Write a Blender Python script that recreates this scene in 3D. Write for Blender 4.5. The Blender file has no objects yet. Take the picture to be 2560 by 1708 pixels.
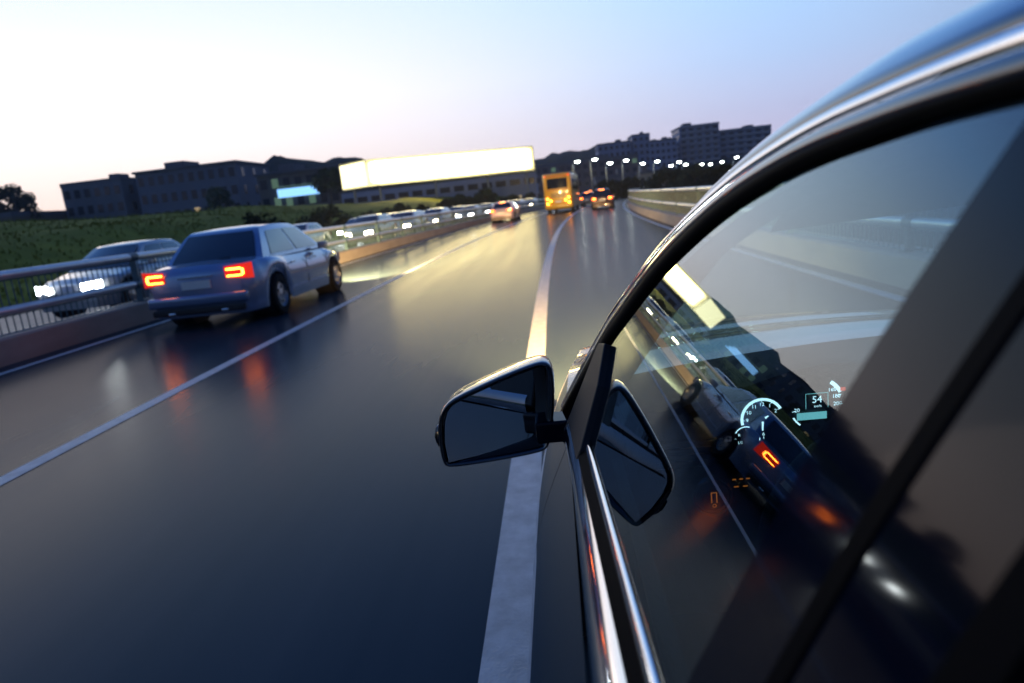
import bpy, bmesh, math, random
from mathutils import Vector, Matrix
R = math.radians
PI = math.pi
rnd = random.Random(7)
scene = bpy.context.scene
COL = scene.collection

# ------------------------------------------------------------------ camera
cam_d = bpy.data.cameras.new("camera")
cam = bpy.data.objects.new("camera", cam_d)
COL.objects.link(cam)
cam.matrix_world = Matrix(((0.99250354, 0.09570098, 0.07601343, 0.0),
                           (0.05485601, 0.20695676, -0.97681099, 0.0),
                           (-0.10921326, 0.97365816, 0.20015555, 1.40),
                           (0, 0, 0, 1)))
cam_d.sensor_width = 36.0
cam_d.lens = 24.0
cam_d.clip_start = 0.02
cam_d.clip_end = 6000
cam_d.dof.use_dof = True
cam_d.dof.focus_distance = 1.40
cam_d.dof.aperture_fstop = 4.0
scene.camera = cam

# ------------------------------------------------------------------ exposure
vs = scene.view_settings
vs.view_transform = 'Standard'; vs.look = 'None'; vs.exposure = 0.0; vs.gamma = 1.0
vs.use_curve_mapping = False
scene.cycles.use_denoising = True
scene.cycles.max_bounces = 10
scene.cycles.transparent_max_bounces = 16
scene.cycles.sample_clamp_indirect = 8.0

# ------------------------------------------------------------------ dusk sky
SUN_AZ = R(-52)
world = bpy.data.worlds.new("World"); scene.world = world
world.use_nodes = True
wn, wl = world.node_tree.nodes, world.node_tree.links
wn.clear()
def wnode(t, **k):
    n = wn.new(t)
    for a, b in k.items(): setattr(n, a, b)
    return n
tc = wnode('ShaderNodeTexCoord')
nrm = wnode('ShaderNodeVectorMath', operation='NORMALIZE'); wl.new(tc.outputs['Generated'], nrm.inputs[0])
sep = wnode('ShaderNodeSeparateXYZ'); wl.new(nrm.outputs[0], sep.inputs[0])
flat = wnode('ShaderNodeVectorMath', operation='MULTIPLY'); flat.inputs[1].default_value = (1, 1, 0)
wl.new(nrm.outputs[0], flat.inputs[0])
fn = wnode('ShaderNodeVectorMath', operation='NORMALIZE'); wl.new(flat.outputs[0], fn.inputs[0])
dot = wnode('ShaderNodeVectorMath', operation='DOT_PRODUCT'); dot.inputs[1].default_value = (math.sin(SUN_AZ), math.cos(SUN_AZ), 0)
wl.new(fn.outputs[0], dot.inputs[0])
def maprange(a, b, src):
    m = wnode('ShaderNodeMapRange', interpolation_type='SMOOTHSTEP')
    m.inputs['From Min'].default_value = a; m.inputs['From Max'].default_value = b
    wl.new(src, m.inputs['Value']); return m.outputs['Result']
def ramp(stops):
    r = wnode('ShaderNodeValToRGB')
    e = r.color_ramp.elements
    while len(e) < len(stops): e.new(0.5)
    for i, (p, c) in enumerate(stops):
        e[i].position = p; e[i].color = (*c, 1)
    wl.new(sep.outputs['Z'], r.inputs['Fac']); return r.outputs['Color']
west = ramp([(0.0, (1.06, .84, .72)), (.07, (1.24, 1.07, .99)), (.16, (1.22, 1.14, 1.16)), (.25, (.95, 1.00, 1.10)),
             (.34, (.70, .86, 1.05)), (.44, (.34, .60, 1.05)), (.58, (.08, .23, .66)), (1.0, (.018, .07, .30))])
north = ramp([(0.0, (.70, .57, .72)), (.06, (.60, .60, .84)), (.15, (.48, .65, .97)), (.27, (.42, .71, 1.10)),
              (.36, (.20, .45, .95)), (.5, (.055, .18, .58)), (.7, (.02, .09, .36)), (1.0, (.014, .06, .26))])
east = ramp([(0.0, (.06, .065, .11)), (.1, (.06, .085, .17)), (.4, (.035, .085, .24)), (1.0, (.02, .07, .26))])
def mixc(f, a, b):
    m = wnode('ShaderNodeMixRGB'); wl.new(f, m.inputs['Fac']); wl.new(a, m.inputs['Color1']); wl.new(b, m.inputs['Color2'])
    return m.outputs['Color']
c1 = mixc(maprange(-.40, .40, dot.outputs['Value']), east, north)
c2 = mixc(maprange(.30, 1.0, dot.outputs['Value']), c1, west)
# physical low-sun sky laid thinly over the dusk gradient
sky = wnode('ShaderNodeTexSky'); sky.sky_type = 'NISHITA'; sky.sun_disc = False
sky.sun_elevation = R(1.0); sky.sun_rotation = SUN_AZ
bg1 = wnode('ShaderNodeBackground'); wl.new(c2, bg1.inputs['Color']); bg1.inputs['Strength'].default_value = 1.09
bg2 = wnode('ShaderNodeBackground'); wl.new(sky.outputs['Color'], bg2.inputs['Color']); bg2.inputs['Strength'].default_value = 0.012
addsh = wnode('ShaderNodeAddShader'); wl.new(bg1.outputs[0], addsh.inputs[0]); wl.new(bg2.outputs[0], addsh.inputs[1])
wout = wnode('ShaderNodeOutputWorld'); wl.new(addsh.outputs[0], wout.inputs['Surface'])

# ------------------------------------------------------------------ the sun, just under the haze of the western horizon
sun_d = bpy.data.lights.new("sun", 'SUN'); sun_d.energy = 0.2; sun_d.angle = R(40); sun_d.color = (1.0, .78, .62)
sun = bpy.data.objects.new("sun", sun_d); COL.objects.link(sun)
sdir = Vector((math.sin(SUN_AZ) * math.cos(R(4)), math.cos(SUN_AZ) * math.cos(R(4)), math.sin(R(4))))
sun.rotation_euler = sdir.to_track_quat('Z', 'Y').to_euler()

# ------------------------------------------------------------------ materials
def principled(name, base, rough=.5, metal=0.0, coat=0.0, spec=.5, coat_rough=.03):
    m = bpy.data.materials.new(name); m.use_nodes = True
    b = m.node_tree.nodes['Principled BSDF']
    b.inputs['Base Color'].default_value = (*base, 1); b.inputs['Roughness'].default_value = rough
    b.inputs['Metallic'].default_value = metal; b.inputs['Coat Weight'].default_value = coat
    b.inputs['Coat Roughness'].default_value = coat_rough
    b.inputs['Specular IOR Level'].default_value = spec
    return m
def noisy(name, c1, c2, scale=5.0, rough=.7, detail=6, bump=0.0, bump_scale=None, metal=0, spec=.5, stretch=(1, 1, 1), rough2=None, coat=0):
    m = principled(name, c1, rough, metal, coat=coat, spec=spec)
    nt = m.node_tree; b = nt.nodes['Principled BSDF']
    t = nt.nodes.new('ShaderNodeTexCoord'); mp = nt.nodes.new('ShaderNodeMapping'); mp.inputs['Scale'].default_value = stretch
    n = nt.nodes.new('ShaderNodeTexNoise'); n.inputs['Scale'].default_value = scale; n.inputs['Detail'].default_value = detail
    n.inputs['Roughness'].default_value = .65
    r = nt.nodes.new('ShaderNodeValToRGB'); r.color_ramp.elements[0].position = .32; r.color_ramp.elements[1].position = .68
    r.color_ramp.elements[0].color = (*c1, 1); r.color_ramp.elements[1].color = (*c2, 1)
    nt.links.new(t.outputs['Object'], mp.inputs['Vector']); nt.links.new(mp.outputs[0], n.inputs['Vector'])
    nt.links.new(n.outputs['Fac'], r.inputs['Fac']); nt.links.new(r.outputs['Color'], b.inputs['Base Color'])
    if rough2 is not None:
        mr = nt.nodes.new('ShaderNodeMapRange'); mr.inputs['To Min'].default_value = rough; mr.inputs['To Max'].default_value = rough2
        nt.links.new(n.outputs['Fac'], mr.inputs['Value']); nt.links.new(mr.outputs[0], b.inputs['Roughness'])
    if bump:
        n2 = nt.nodes.new('ShaderNodeTexNoise'); n2.inputs['Scale'].default_value = bump_scale or scale * 6; n2.inputs['Detail'].default_value = 4
        nt.links.new(t.outputs['Object'], n2.inputs['Vector'])
        bp = nt.nodes.new('ShaderNodeBump'); bp.inputs['Strength'].default_value = bump; bp.inputs['Distance'].default_value = .02
        nt.links.new(n2.outputs['Fac'], bp.inputs['Height']); nt.links.new(bp.outputs[0], b.inputs['Normal'])
    return m
def emitter(name, col, strength):
    m = bpy.data.materials.new(name); m.use_nodes = True
    nt = m.node_tree; nt.nodes.clear()
    e = nt.nodes.new('ShaderNodeEmission'); e.inputs['Color'].default_value = (*col, 1); e.inputs['Strength'].default_value = strength
    o = nt.nodes.new('ShaderNodeOutputMaterial'); nt.links.new(e.outputs[0], o.inputs['Surface'])
    return m
def pane_glass(name, tint, f0=.07, refl=(1, 1, 1)):
    """clear pane: Schlick mirror over tinted see-through"""
    m = bpy.data.materials.new(name); m.use_nodes = True
    nt = m.node_tree; nt.nodes.clear(); L = nt.links.new
    g = nt.nodes.new('ShaderNodeNewGeometry')
    d = nt.nodes.new('ShaderNodeVectorMath'); d.operation = 'DOT_PRODUCT'; L(g.outputs['Normal'], d.inputs[0]); L(g.outputs['Incoming'], d.inputs[1])
    ab = nt.nodes.new('ShaderNodeMath'); ab.operation = 'ABSOLUTE'; L(d.outputs['Value'], ab.inputs[0])
    om = nt.nodes.new('ShaderNodeMath'); om.operation = 'SUBTRACT'; om.inputs[0].default_value = 1; L(ab.outputs[0], om.inputs[1])
    pw = nt.nodes.new('ShaderNodeMath'); pw.operation = 'POWER'; L(om.outputs[0], pw.inputs[0]); pw.inputs[1].default_value = 3.5
    mu = nt.nodes.new('ShaderNodeMath'); mu.operation = 'MULTIPLY_ADD'; L(pw.outputs[0], mu.inputs[0]); mu.inputs[1].default_value = 1 - f0; mu.inputs[2].default_value = f0
    bf = nt.nodes.new('ShaderNodeMath'); bf.operation = 'SUBTRACT'; bf.inputs[0].default_value = 1; L(g.outputs['Backfacing'], bf.inputs[1])
    fr = nt.nodes.new('ShaderNodeMath'); fr.operation = 'MULTIPLY'; L(mu.outputs[0], fr.inputs[0]); L(bf.outputs[0], fr.inputs[1])
    tr = nt.nodes.new('ShaderNodeBsdfTransparent'); tr.inputs['Color'].default_value = (*tint, 1)
    gl = nt.nodes.new('ShaderNodeBsdfGlossy'); gl.inputs['Roughness'].default_value = 0.0; gl.inputs['Color'].default_value = (*refl, 1)
    mx = nt.nodes.new('ShaderNodeMixShader'); L(fr.outputs[0], mx.inputs[0]); L(tr.outputs[0], mx.inputs[1]); L(gl.outputs[0], mx.inputs[2])
    o = nt.nodes.new('ShaderNodeOutputMaterial'); L(mx.outputs[0], o.inputs['Surface'])
    return m

M = {}
M['paint'] = principled('black_car_paint', (.004, .006, .011), .22, 0, coat=1.0, coat_rough=.015)
M['gloss_black'] = principled('gloss_black', (.0012, .003, .009), .07, 0, spec=.15)
M['chrome'] = principled('chrome', (.80, .81, .83), .09, 1.0)
M['rubber'] = principled('rubber', (.0025, .0025, .003), .7, 0, spec=.04)
M['black_plastic'] = principled('black_plastic', (.007, .007, .008), .55, 0, spec=.3)
M['glass'] = pane_glass('door_glass', (.38, .62, .68), .085, (.88, .98, 1.0))
M['screen'] = pane_glass('windscreen_glass', (.88, .95, .93), .06)
M['mirror'] = principled('mirror_glass', (.46, .56, .62), .0, 1.0)
M['leather'] = noisy('dark_leather', (.004, .004, .005), (.007, .007, .008), 40, .65, bump=.15, spec=.12)
M['dash'] = noisy('dash_skin', (.006, .007, .008), (.009, .010, .011), 60, .7, bump=.2, spec=.15)
M['liner'] = principled('headliner', (.018, .019, .021), .9)
M['dial'] = principled('dial_face', (.002, .003, .004), .3)
M['dial_glow'] = emitter('dial_glow', (.80, .93, 1.0), 2.3)
M['display_glow'] = emitter('display_glow', (.35, .80, .82), 1.0)
M['amber_glow'] = emitter('amber_glow', (1.0, .22, .03), .55)
M['red_glow'] = emitter('red_needle', (1.0, .08, .03), 1.2)
M['tyre'] = principled('tyre', (.012, .012, .012), .85, spec=.2)
M['alloy'] = principled('alloy', (.45, .46, .48), .3, 1.0)
M['lens_clear'] = principled('lens_clear', (.35, .37, .40), .08, .6, coat=1)
M['asphalt'] = noisy('asphalt', (.020, .033, .042), (.032, .047, .058), 1.1, .22, bump=.06, bump_scale=140, rough2=.36, spec=.22, detail=4, stretch=(1, .03, 1))
# polished binder: matt stone with a thin, weak gloss film (wheel-worn streaks)
def film(m, lo, hi, wt, ior):
    nt = m.node_tree; b = nt.nodes['Principled BSDF']
    b.inputs['Specular IOR Level'].default_value = 0
    src = b.inputs['Roughness'].links[0].from_socket; mr = src.node
    nt.links.remove(b.inputs['Roughness'].links[0]); b.inputs['Roughness'].default_value = 1
    mr.inputs['To Min'].default_value = lo; mr.inputs['To Max'].default_value = hi
    nt.links.new(src, b.inputs['Coat Roughness']); b.inputs['Coat Weight'].default_value = wt; b.inputs['Coat IOR'].default_value = ior
film(M['asphalt'], .15, .27, .40, 1.36)
M['asphalt2'] = noisy('asphalt_worn', (.030, .032, .036), (.045, .047, .052), .9, .38, bump=.25, bump_scale=120, rough2=.55, detail=10)
M['line'] = noisy('road_paint', (.42, .42, .40), (.62, .62, .60), 9, .5, bump=.15, bump_scale=90)
M['concrete'] = noisy('kerb_concrete', (.30, .23, .17), (.42, .33, .25), 2.0, .7, bump=.2, stretch=(1, .3, 1))
M['deck'] = noisy('deck_concrete', (.16, .16, .16), (.24, .24, .23), .8, .85)
M['rail_tube'] = noisy('rail_tube', (.48, .50, .53), (.60, .62, .65), 3, .32, metal=.55)
M['teal'] = noisy('teal_paint', (.035, .085, .11), (.05, .115, .145), 4, .45)
M['grass'] = noisy('grass', (.11, .125, .010), (.23, .24, .025), .35, .95, bump=1.0, bump_scale=9, spec=.1, detail=12)
M['blade'] = noisy('grass_blade', (.11, .13, .014), (.22, .23, .03), .8, .8, spec=.2)
M['soil'] = noisy('open_ground', (.030, .034, .020), (.060, .058, .040), .03, .95, spec=.1)
M['leaf'] = noisy('leaf_dark', (.010, .018, .007), (.035, .050, .016), .9, .75, spec=.25)
M['leaf2'] = noisy('leaf_mid', (.018, .030, .008), (.055, .075, .020), .9, .75, spec=.25)
M['bark'] = noisy('bark', (.05, .038, .028), (.09, .07, .05), 9, .9, bump=.5)
M['hill'] = noisy('wooded_hill', (.012, .020, .016), (.035, .045, .035), .05, .95, spec=.05, bump=.8, bump_scale=.3)
M['pole'] = principled('galvanised_pole', (.30, .32, .34), .45, .6)
M['lamp'] = emitter('street_lamp_glow', (.90, 1.0, .90), 60)
M['sign_glow'] = emitter('hoarding_glow', (1.0, .80, .34), 13)
# the light boxes behind the hoarding fade and yellow towards its rim
sm_ = M['sign_glow'].node_tree; e_ = [n for n in sm_.nodes if n.type == 'EMISSION'][0]
tcs = sm_.nodes.new('ShaderNodeTexCoord'); sps = sm_.nodes.new('ShaderNodeSeparateXYZ'); sm_.links.new(tcs.outputs['Generated'], sps.inputs[0])
def tent(sock):
    a_ = sm_.nodes.new('ShaderNodeMath'); a_.operation = 'SUBTRACT'; a_.inputs[1].default_value = .5; sm_.links.new(sock, a_.inputs[0])
    b_ = sm_.nodes.new('ShaderNodeMath'); b_.operation = 'ABSOLUTE'; sm_.links.new(a_.outputs[0], b_.inputs[0]); return b_.outputs[0]
def edge(sock, lo, hi):
    m_ = sm_.nodes.new('ShaderNodeMapRange'); m_.interpolation_type = 'SMOOTHSTEP'; m_.inputs['From Min'].default_value = hi; m_.inputs['From Max'].default_value = lo
    sm_.links.new(sock, m_.inputs['Value']); return m_.outputs[0]
mu_ = sm_.nodes.new('ShaderNodeMath'); mu_.operation = 'MULTIPLY'
sm_.links.new(edge(tent(sps.outputs['X']), .44, .505), mu_.inputs[0]); sm_.links.new(edge(tent(sps.outputs['Z']), .30, .53), mu_.inputs[1])
mr_ = sm_.nodes.new('ShaderNodeMapRange'); mr_.inputs['To Min'].default_value = 1.1; mr_.inputs['To Max'].default_value = 20; sm_.links.new(mu_.outputs[0], mr_.inputs['Value']); sm_.links.new(mr_.outputs[0], e_.inputs['Strength'])
M['sign_side'] = emitter('hoarding_side_glow', (1.0, .90, .50), 2.6)
M['head_white'] = emitter('headlamp_glow', (.92, 1.0, 1.0), 70)
M['head_warm'] = emitter('headlamp_warm', (1.0, .86, .52), 60)
M['tail'] = emitter('tail_lamp_glow', (1.0, .035, .02), 3.0)
M['tail_hot'] = emitter('brake_lamp_glow', (1.0, .20, .02), 22)
M['tail_lens'] = principled('tail_lens', (.30, .008, .006), .12, 0, coat=1)
_b = M['tail_lens'].node_tree.nodes['Principled BSDF']; _b.inputs['Emission Color'].default_value = (1, .03, .015, 1); _b.inputs['Emission Strength'].default_value = .75
M['amber'] = emitter('indicator_glow', (1.0, .42, .03), 18)
M['car_glass'] = principled('car_glass', (.004, .006, .009), .05, 0, coat=1, coat_rough=.01)
M['bumper_black'] = principled('bumper_black', (.02, .02, .022), .5)
M['plate'] = principled('number_plate', (.75, .75, .70), .4)
M['yellow_paint'] = noisy('bus_yellow', (.80, .42, .010), (.88, .50, .02), 1.2, .3, coat=.6)
M['orange_trim'] = principled('bus_orange', (.60, .16, .02), .4)
M['bus_shade'] = principled('bus_grey', (.10, .10, .11), .5)
M['win_warm'] = emitter('window_warm', (1.0, .75, .42), .45)
M['win_green'] = emitter('window_green', (.35, .62, .45), .22)
M['win_blue'] = emitter('shop_blue', (.25, .55, 1.0), 1.7)
M['win_dark'] = principled('window_dark', (.012, .016, .025), .12)
M['sun_shade'] = principled('balcony_pale', (.28, .30, .33), .7)

# ------------------------------------------------------------------ mesh helpers
class MB:
    def __init__(s): s.v = []; s.f = []
    def add(s, vs, fs):
        o = len(s.v); s.v += [tuple(p) for p in vs]; s.f += [tuple(i + o for i in f) for f in fs]
    def box(s, c, d, rz=0.0, taper=1.0):
        x, y, z = [k / 2 for k in d]; ca, sa = math.cos(rz), math.sin(rz); vs = []
        for dz in (-z, z):
            k = taper if dz > 0 else 1
            for dx, dy in ((-x, -y), (x, -y), (x, y), (-x, y)):
                dx *= k; dy *= k
                vs.append((c[0] + dx * ca - dy * sa, c[1] + dx * sa + dy * ca, c[2] + dz))
        s.add(vs, [(0, 3, 2, 1), (4, 5, 6, 7), (0, 1, 5, 4), (1, 2, 6, 5), (2, 3, 7, 6), (3, 0, 4, 7)])
    def grid(s, rows, close=False, flip=False):
        n = len(rows[0]); o = len(s.v)
        for r in rows: s.v += [tuple(p) for p in r]
        for i in range(len(rows) - 1):
            for j in range(n if close else n - 1):
                q = (o + i * n + j, o + i * n + (j + 1) % n, o + (i + 1) * n + (j + 1) % n, o + (i + 1) * n + j)
                s.f.append(tuple(reversed(q)) if flip else q)
    def tube(s, pts, r, n=10, caps=True):
        pts = [Vector(p) for p in pts]; rows = []
        for i, p in enumerate(pts):
            t = (pts[min(i + 1, len(pts) - 1)] - pts[max(i - 1, 0)]).normalized()
            a = Vector((0, 0, 1)) if abs(t.z) < .9 else Vector((1, 0, 0))
            u = t.cross(a).normalized(); w = u.cross(t)
            rr = r[i] if isinstance(r, (list, tuple)) else r
            rows.append([p + (u * math.cos(2 * PI * k / n) + w * math.sin(2 * PI * k / n)) * rr for k in range(n)])
        o = len(s.v); s.grid(rows, close=True)
        if caps:
            s.f.append(tuple(o + k for k in reversed(range(n)))); e = o + (len(rows) - 1) * n
            s.f.append(tuple(e + k for k in range(n)))
    def lathe(s, prof, c, axis='x', n=28):
        rows = []
        for a, r in prof:
            row = []
            for k in range(n):
                u, w = r * math.cos(2 * PI * k / n), r * math.sin(2 * PI * k / n)
                row.append((c[0] + a, c[1] + u, c[2] + w) if axis == 'x' else (c[0] + u, c[1] + a, c[2] + w) if axis == 'y' else (c[0] + u, c[1] + w, c[2] + a))
            rows.append(row)
        s.grid(rows, close=True)
    def prism(s, poly, off):
        """extrude a planar polygon by a vector"""
        n = len(poly); off = Vector(off)
        s.add(list(poly) + [Vector(p) + off for p in poly],
              [tuple(range(n)), tuple(reversed(range(n, 2 * n)))] + [(i, i + n, (i + 1) % n + n, (i + 1) % n) for i in range(n)])
    def build(s, name, mat, parent=None, smooth=False, world=False, bevel=0, fix=True, sub=0):
        me = bpy.data.meshes.new(name)
        off = Vector(parent.location) if (world and parent) else Vector((0, 0, 0))
        me.from_pydata([tuple(Vector(p) - off) for p in s.v], [], s.f); me.update()
        if fix or bevel:
            bm = bmesh.new(); bm.from_mesh(me)
            bmesh.ops.remove_doubles(bm, verts=bm.verts, dist=1e-5)
            if bevel:
                bmesh.ops.bevel(bm, geom=[e for e in bm.edges if len(e.link_faces) == 2 and e.calc_face_angle(0) > .5], offset=bevel, segments=3, profile=.5, affect='EDGES')
            bmesh.ops.recalc_face_normals(bm, faces=bm.faces); bm.to_mesh(me); bm.free()
        for p in me.polygons: p.use_smooth = bool(smooth)
        if smooth == 'auto':
            me.set_sharp_from_angle(angle=R(38))
        me.materials.append(M[mat] if isinstance(mat, str) else mat)
        o = bpy.data.objects.new(name, me); COL.objects.link(o)
        if parent: o.parent = parent
        if sub:
            md = o.modifiers.new('smooth', 'SUBSURF'); md.levels = sub; md.render_levels = sub
        return o
def tag(o, label=None, cat=None, group=None, kind=None):
    if label: o['label'] = label
    if cat: o['category'] = cat
    if group: o['group'] = group
    if kind: o['kind'] = kind
    return o
def thing(name, label, cat, loc=(0, 0, 0), rz=0.0, group=None):
    o = bpy.data.objects.new(name, None); COL.objects.link(o)
    o.empty_display_size = .2; o.location = loc; o.rotation_euler = (0, 0, rz)
    return tag(o, label, cat, group)
def copy_tree(o, parent=None):
    c = o.copy(); COL.objects.link(c)
    if parent: c.parent = parent
    for ch in list(o.children): copy_tree(ch, c)
    return c
def relabel(o, name):
    o.name = name
def lerp(a, b, t): return a + (b - a) * t
def interp(tab, x):
    if x <= tab[0][0]: return tab[0][1]
    for (a, va), (b, vb) in zip(tab, tab[1:]):
        if x <= b: return lerp(va, vb, (x - a) / (b - a))
    return tab[-1][1]
def smooth_interp(tab, x):
    if x <= tab[0][0]: return tab[0][1]
    for (a, va), (b, vb) in zip(tab, tab[1:]):
        if x <= b:
            t = (x - a) / (b - a); return lerp(va, vb, t * t * (3 - 2 * t))
    return tab[-1][1]
def catmull(pts, per=6):
    out = []; n = len(pts)
    for i in range(n - 1):
        p0, p1, p2, p3 = pts[max(i - 1, 0)], pts[i], pts[i + 1], pts[min(i + 2, n - 1)]
        for k in range(per):
            t = k / per
            out.append(tuple(.5 * (2 * b + (c - a) * t + (2 * a - 5 * b + 4 * c - d) * t * t + (3 * b - a - 3 * c + d) * t ** 3) for a, b, c, d in zip(p0, p1, p2, p3)))
    out.append(tuple(pts[-1])); return out
def text_mesh(txt, size):
    cu = bpy.data.curves.new('t', 'FONT'); cu.body = txt; cu.size = size; cu.align_x = 'CENTER'; cu.align_y = 'CENTER'; cu.resolution_u = 3
    o = bpy.data.objects.new('t', cu); COL.objects.link(o)
    dg = bpy.context.evaluated_depsgraph_get(); me = bpy.data.meshes.new_from_object(o.evaluated_get(dg))
    vs = [v.co.copy() for v in me.vertices]; fs = [tuple(p.vertices) for p in me.polygons]
    bpy.data.objects.remove(o); bpy.data.curves.remove(cu); bpy.data.meshes.remove(me)
    return vs, fs

# ------------------------------------------------------------------ road layout (the carriageway bends right)
def bend(y): return (y - 6) ** 2 / 1076.0 if y > 6 else 0.0
def yaw(y): return -math.atan((y - 6) / 538.0) if y > 6 else 0.0
YS = [-60, -40, -25, -12, -4] + [2 * k for k in range(0, 40)] + [80 + 5 * k for k in range(0, 25)]
def ribbon(name, q0, q1, z, mat, z2=None, thick=0):
    m = MB()
    if thick:
        m.grid([[(q0 + bend(y), y, z - thick), (q0 + bend(y), y, z), (q1 + bend(y), y, z), (q1 + bend(y), y, z - thick)] for y in YS])
    else:
        m.grid([[(q0 + bend(y), y, z), (q1 + bend(y), y, z if z2 is None else z2)] for y in YS])
    o = m.build(name, mat, fix=False)
    if not thick:
        pass
    return tag(o, kind='structure')
ribbon('road', -7.65, 4.3, 0.0, 'asphalt', thick=.6)
ribbon('oncoming_road', -16.3, -7.66, -.02, 'asphalt2', thick=.5)
ribbon('lane_line', -.355, -.185, .004, 'line')
ribbon('lane_line', -3.76, -3.62, .004, 'line')
ribbon('edge_line', -7.05, -6.92, .004, 'line')
ribbon('edge_line', 3.36, 3.50, .004, 'line')
m = MB()
for y0 in range(-20, 150, 9):
    ys = [y0, y0 + 2, y0 + 4]
    m.grid([[(-12.06 + bend(y), y, -.016), (-11.92 + bend(y), y, -.016)] for y in ys])
tag(m.build('dashed_line', 'line', fix=False), kind='structure')
def kerb(name, q0, q1):
    m = MB()
    m.grid([[(q0 + bend(y), y, 0.0), (q0 + .015 * (1 if q1 > q0 else -1) + bend(y), y, .33), (q0 + .05 * (1 if q1 > q0 else -1) + bend(y), y, .36), (q1 + bend(y), y, .36), (q1 + bend(y), y, 0)] for y in YS])
    return tag(m.build(name, 'concrete', smooth='auto'), kind='structure')
kerb('kerb', 3.74, 4.22); kerb('kerb', -7.42, -7.9)

# ground far below the raised road, and the grass bank on the left
m = MB()
m.grid([[(x, y, -3.0 + (0.6 * math.sin(x * .013 + y * .009))) for x in [-3000, -900, -400] + list(range(-300, 301, 25)) + [400, 900, 3000]] for y in [-400, -150] + list(range(-100, 701, 25)) + [900, 1500, 4000]])
tag(m.build('ground', 'soil', smooth=True, fix=False), kind='structure')
def bank_z(q, y):
    z = smooth_interp([(-140, 5.2), (-60, 4.3), (-36, 3.7), (-28, 2.6), (-19, .35), (-16.6, -.15)], q)
    return z + .22 * math.sin(y * .13 + q * .4) * min(1, max(0, (-q - 18) / 8)) + .1 * math.sin(y * .41 - q * .9) * min(1, max(0, (-q - 18) / 8))
QS = [-140, -110, -85, -70, -60, -50, -44, -40, -37, -34, -32, -30, -28, -26, -24, -22, -20.5, -19, -17.8, -16.6, -16.31]
m = MB()
BY = [-60, -30, -15] + list(range(-5, 161, 3))
m.grid([[(q + bend(y), y, bank_z(q, y) if q < -16.4 else -.6) for q in QS] for y in BY], flip=True)
tag(m.build('grass_bank', 'grass', smooth=True, fix=False), kind='structure')
m = MB()
for k in range(9000):
    y = rnd.uniform(4, 75); q = -17.0 - 26 * rnd.random() ** 1.2
    x = q + bend(y); z = bank_z(q, y); h = rnd.uniform(.06, .20); a = rnd.uniform(0, PI); w = rnd.uniform(.03, .07)
    for s in (0, 1):
        aa = a + s * 1.6; dx, dy = math.cos(aa) * w, math.sin(aa) * w; lx, ly = rnd.uniform(-.12, .12), rnd.uniform(-.12, .12)
        m.add([(x - dx, y - dy, z - .03), (x + dx, y + dy, z - .03), (x + lx, y + ly, z + h)], [(0, 1, 2)])
tag(m.build('grass_tufts', 'blade', fix=False), 'tall grass tufts covering the bank beyond the left railing', 'grass', kind='stuff')

# ------------------------------------------------------------------ bridge railings
def railing(q, label, y0, y1, bay):
    root = thing('bridge_railing', label, 'railing', (q, 0, .36))
    ys = [y for y in YS if y0 <= y <= y1]
    m = MB(); m.tube([(q + bend(y), y, 1.17) for y in ys], .062, 14); m.build('top_rail', 'rail_tube', root, smooth='auto', world=True)
    m = MB(); m.tube([(q + bend(y), y, .68) for y in ys], .058, 14); m.build('middle_rail', 'rail_tube', root, smooth='auto', world=True)
    y = y0
    while y < y1 - .1:
        a = yaw(y)
        m = MB(); m.box((q + bend(y), y, .72), (.10, .03, .74), a); m.box((q + bend(y), y, .375), (.20, .16, .03), a)
        for zc, rr in ((1.17, .070), (.68, .066)): m.tube([(q + bend(t), t, zc) for t in (y - .10, y, y + .10)], rr, 14)
        m.build('post', 'teal', root, world=True)
        m = MB(); yy = y + .13
        while yy < y + bay - .05:
            for zc, h in ((.925, .40), (.485, .27)):
                m.box((q + bend(yy), yy, zc), (.013, .011, h), yaw(yy))
            yy += .13
        for zc in (.735, 1.10, .365, .61):
            m.tube([(q + bend(t), t, zc) for t in (y + .03, y + bay * .5, y + bay - .03)], .012, 6)
        m.build('slat_panel', 'teal', root, world=True)
        y += bay
    return root
railing(-7.65, 'long tubular railing with teal slats along the left kerb beside the blue-grey car', -20, 148, 4.0)
railing(3.98, 'curving tubular railing with teal slats on the right kerb seen past the windscreen pillar', -20, 148, 4.0)

# ------------------------------------------------------------------ background: hills, buildings, glowing hoarding
def hill(name, x0, x1, y, d, tops, z0=-3.0):
    m = MB(); n = 46; rows = []
    for j in range(9):
        v = j / 8; row = []
        for k in range(n + 1):
            x = lerp(x0, x1, k / n); top = interp(tops, x)
            e = math.sin(PI * min(1, v * .62 + 0.0)) ** .8 if v > 0 else 0
            wob = 1 + .05 * math.sin(x * .23 + j) + .04 * math.sin(x * .61 + 2 * j)
            row.append((x, y - d + d * v * 1.2, z0 + (top - z0) * e * (wob if 0 < j else 1)))
        rows.append(row)
    m.grid(rows, flip=False); return tag(m.build(name, 'hill', smooth=True), kind='structure')
hill('hill', -190, -60, 270, 90, [(-190, 10), (-150, 20), (-113, 25.0), (-103, 24.6), (-98, 25.8), (-91, 25.9), (-80, 23.5), (-70, 23), (-60, 16)])
hill('hill', -40, 210, 430, 130, [(-40, 18), (-6, 24.5), (12, 25.5), (33, 27), (63, 26), (120, 22), (210, 6)])
m = MB(); rows = []
for j in range(7):
    v = j / 6; row = []
    for k in range(40):
        y = lerp(-260, 128, k / 39); top = 15.5 + 2.2 * math.sin(y * .05) + 1.3 * math.sin(y * .17 + 1)
        row.append((-150 - 60 * v + 6 * math.sin(y * .07), y, -3 + (top + 3) * math.sin(PI * .62 * v) ** .8 if v else -3.0))
    rows.append(row)
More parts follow.
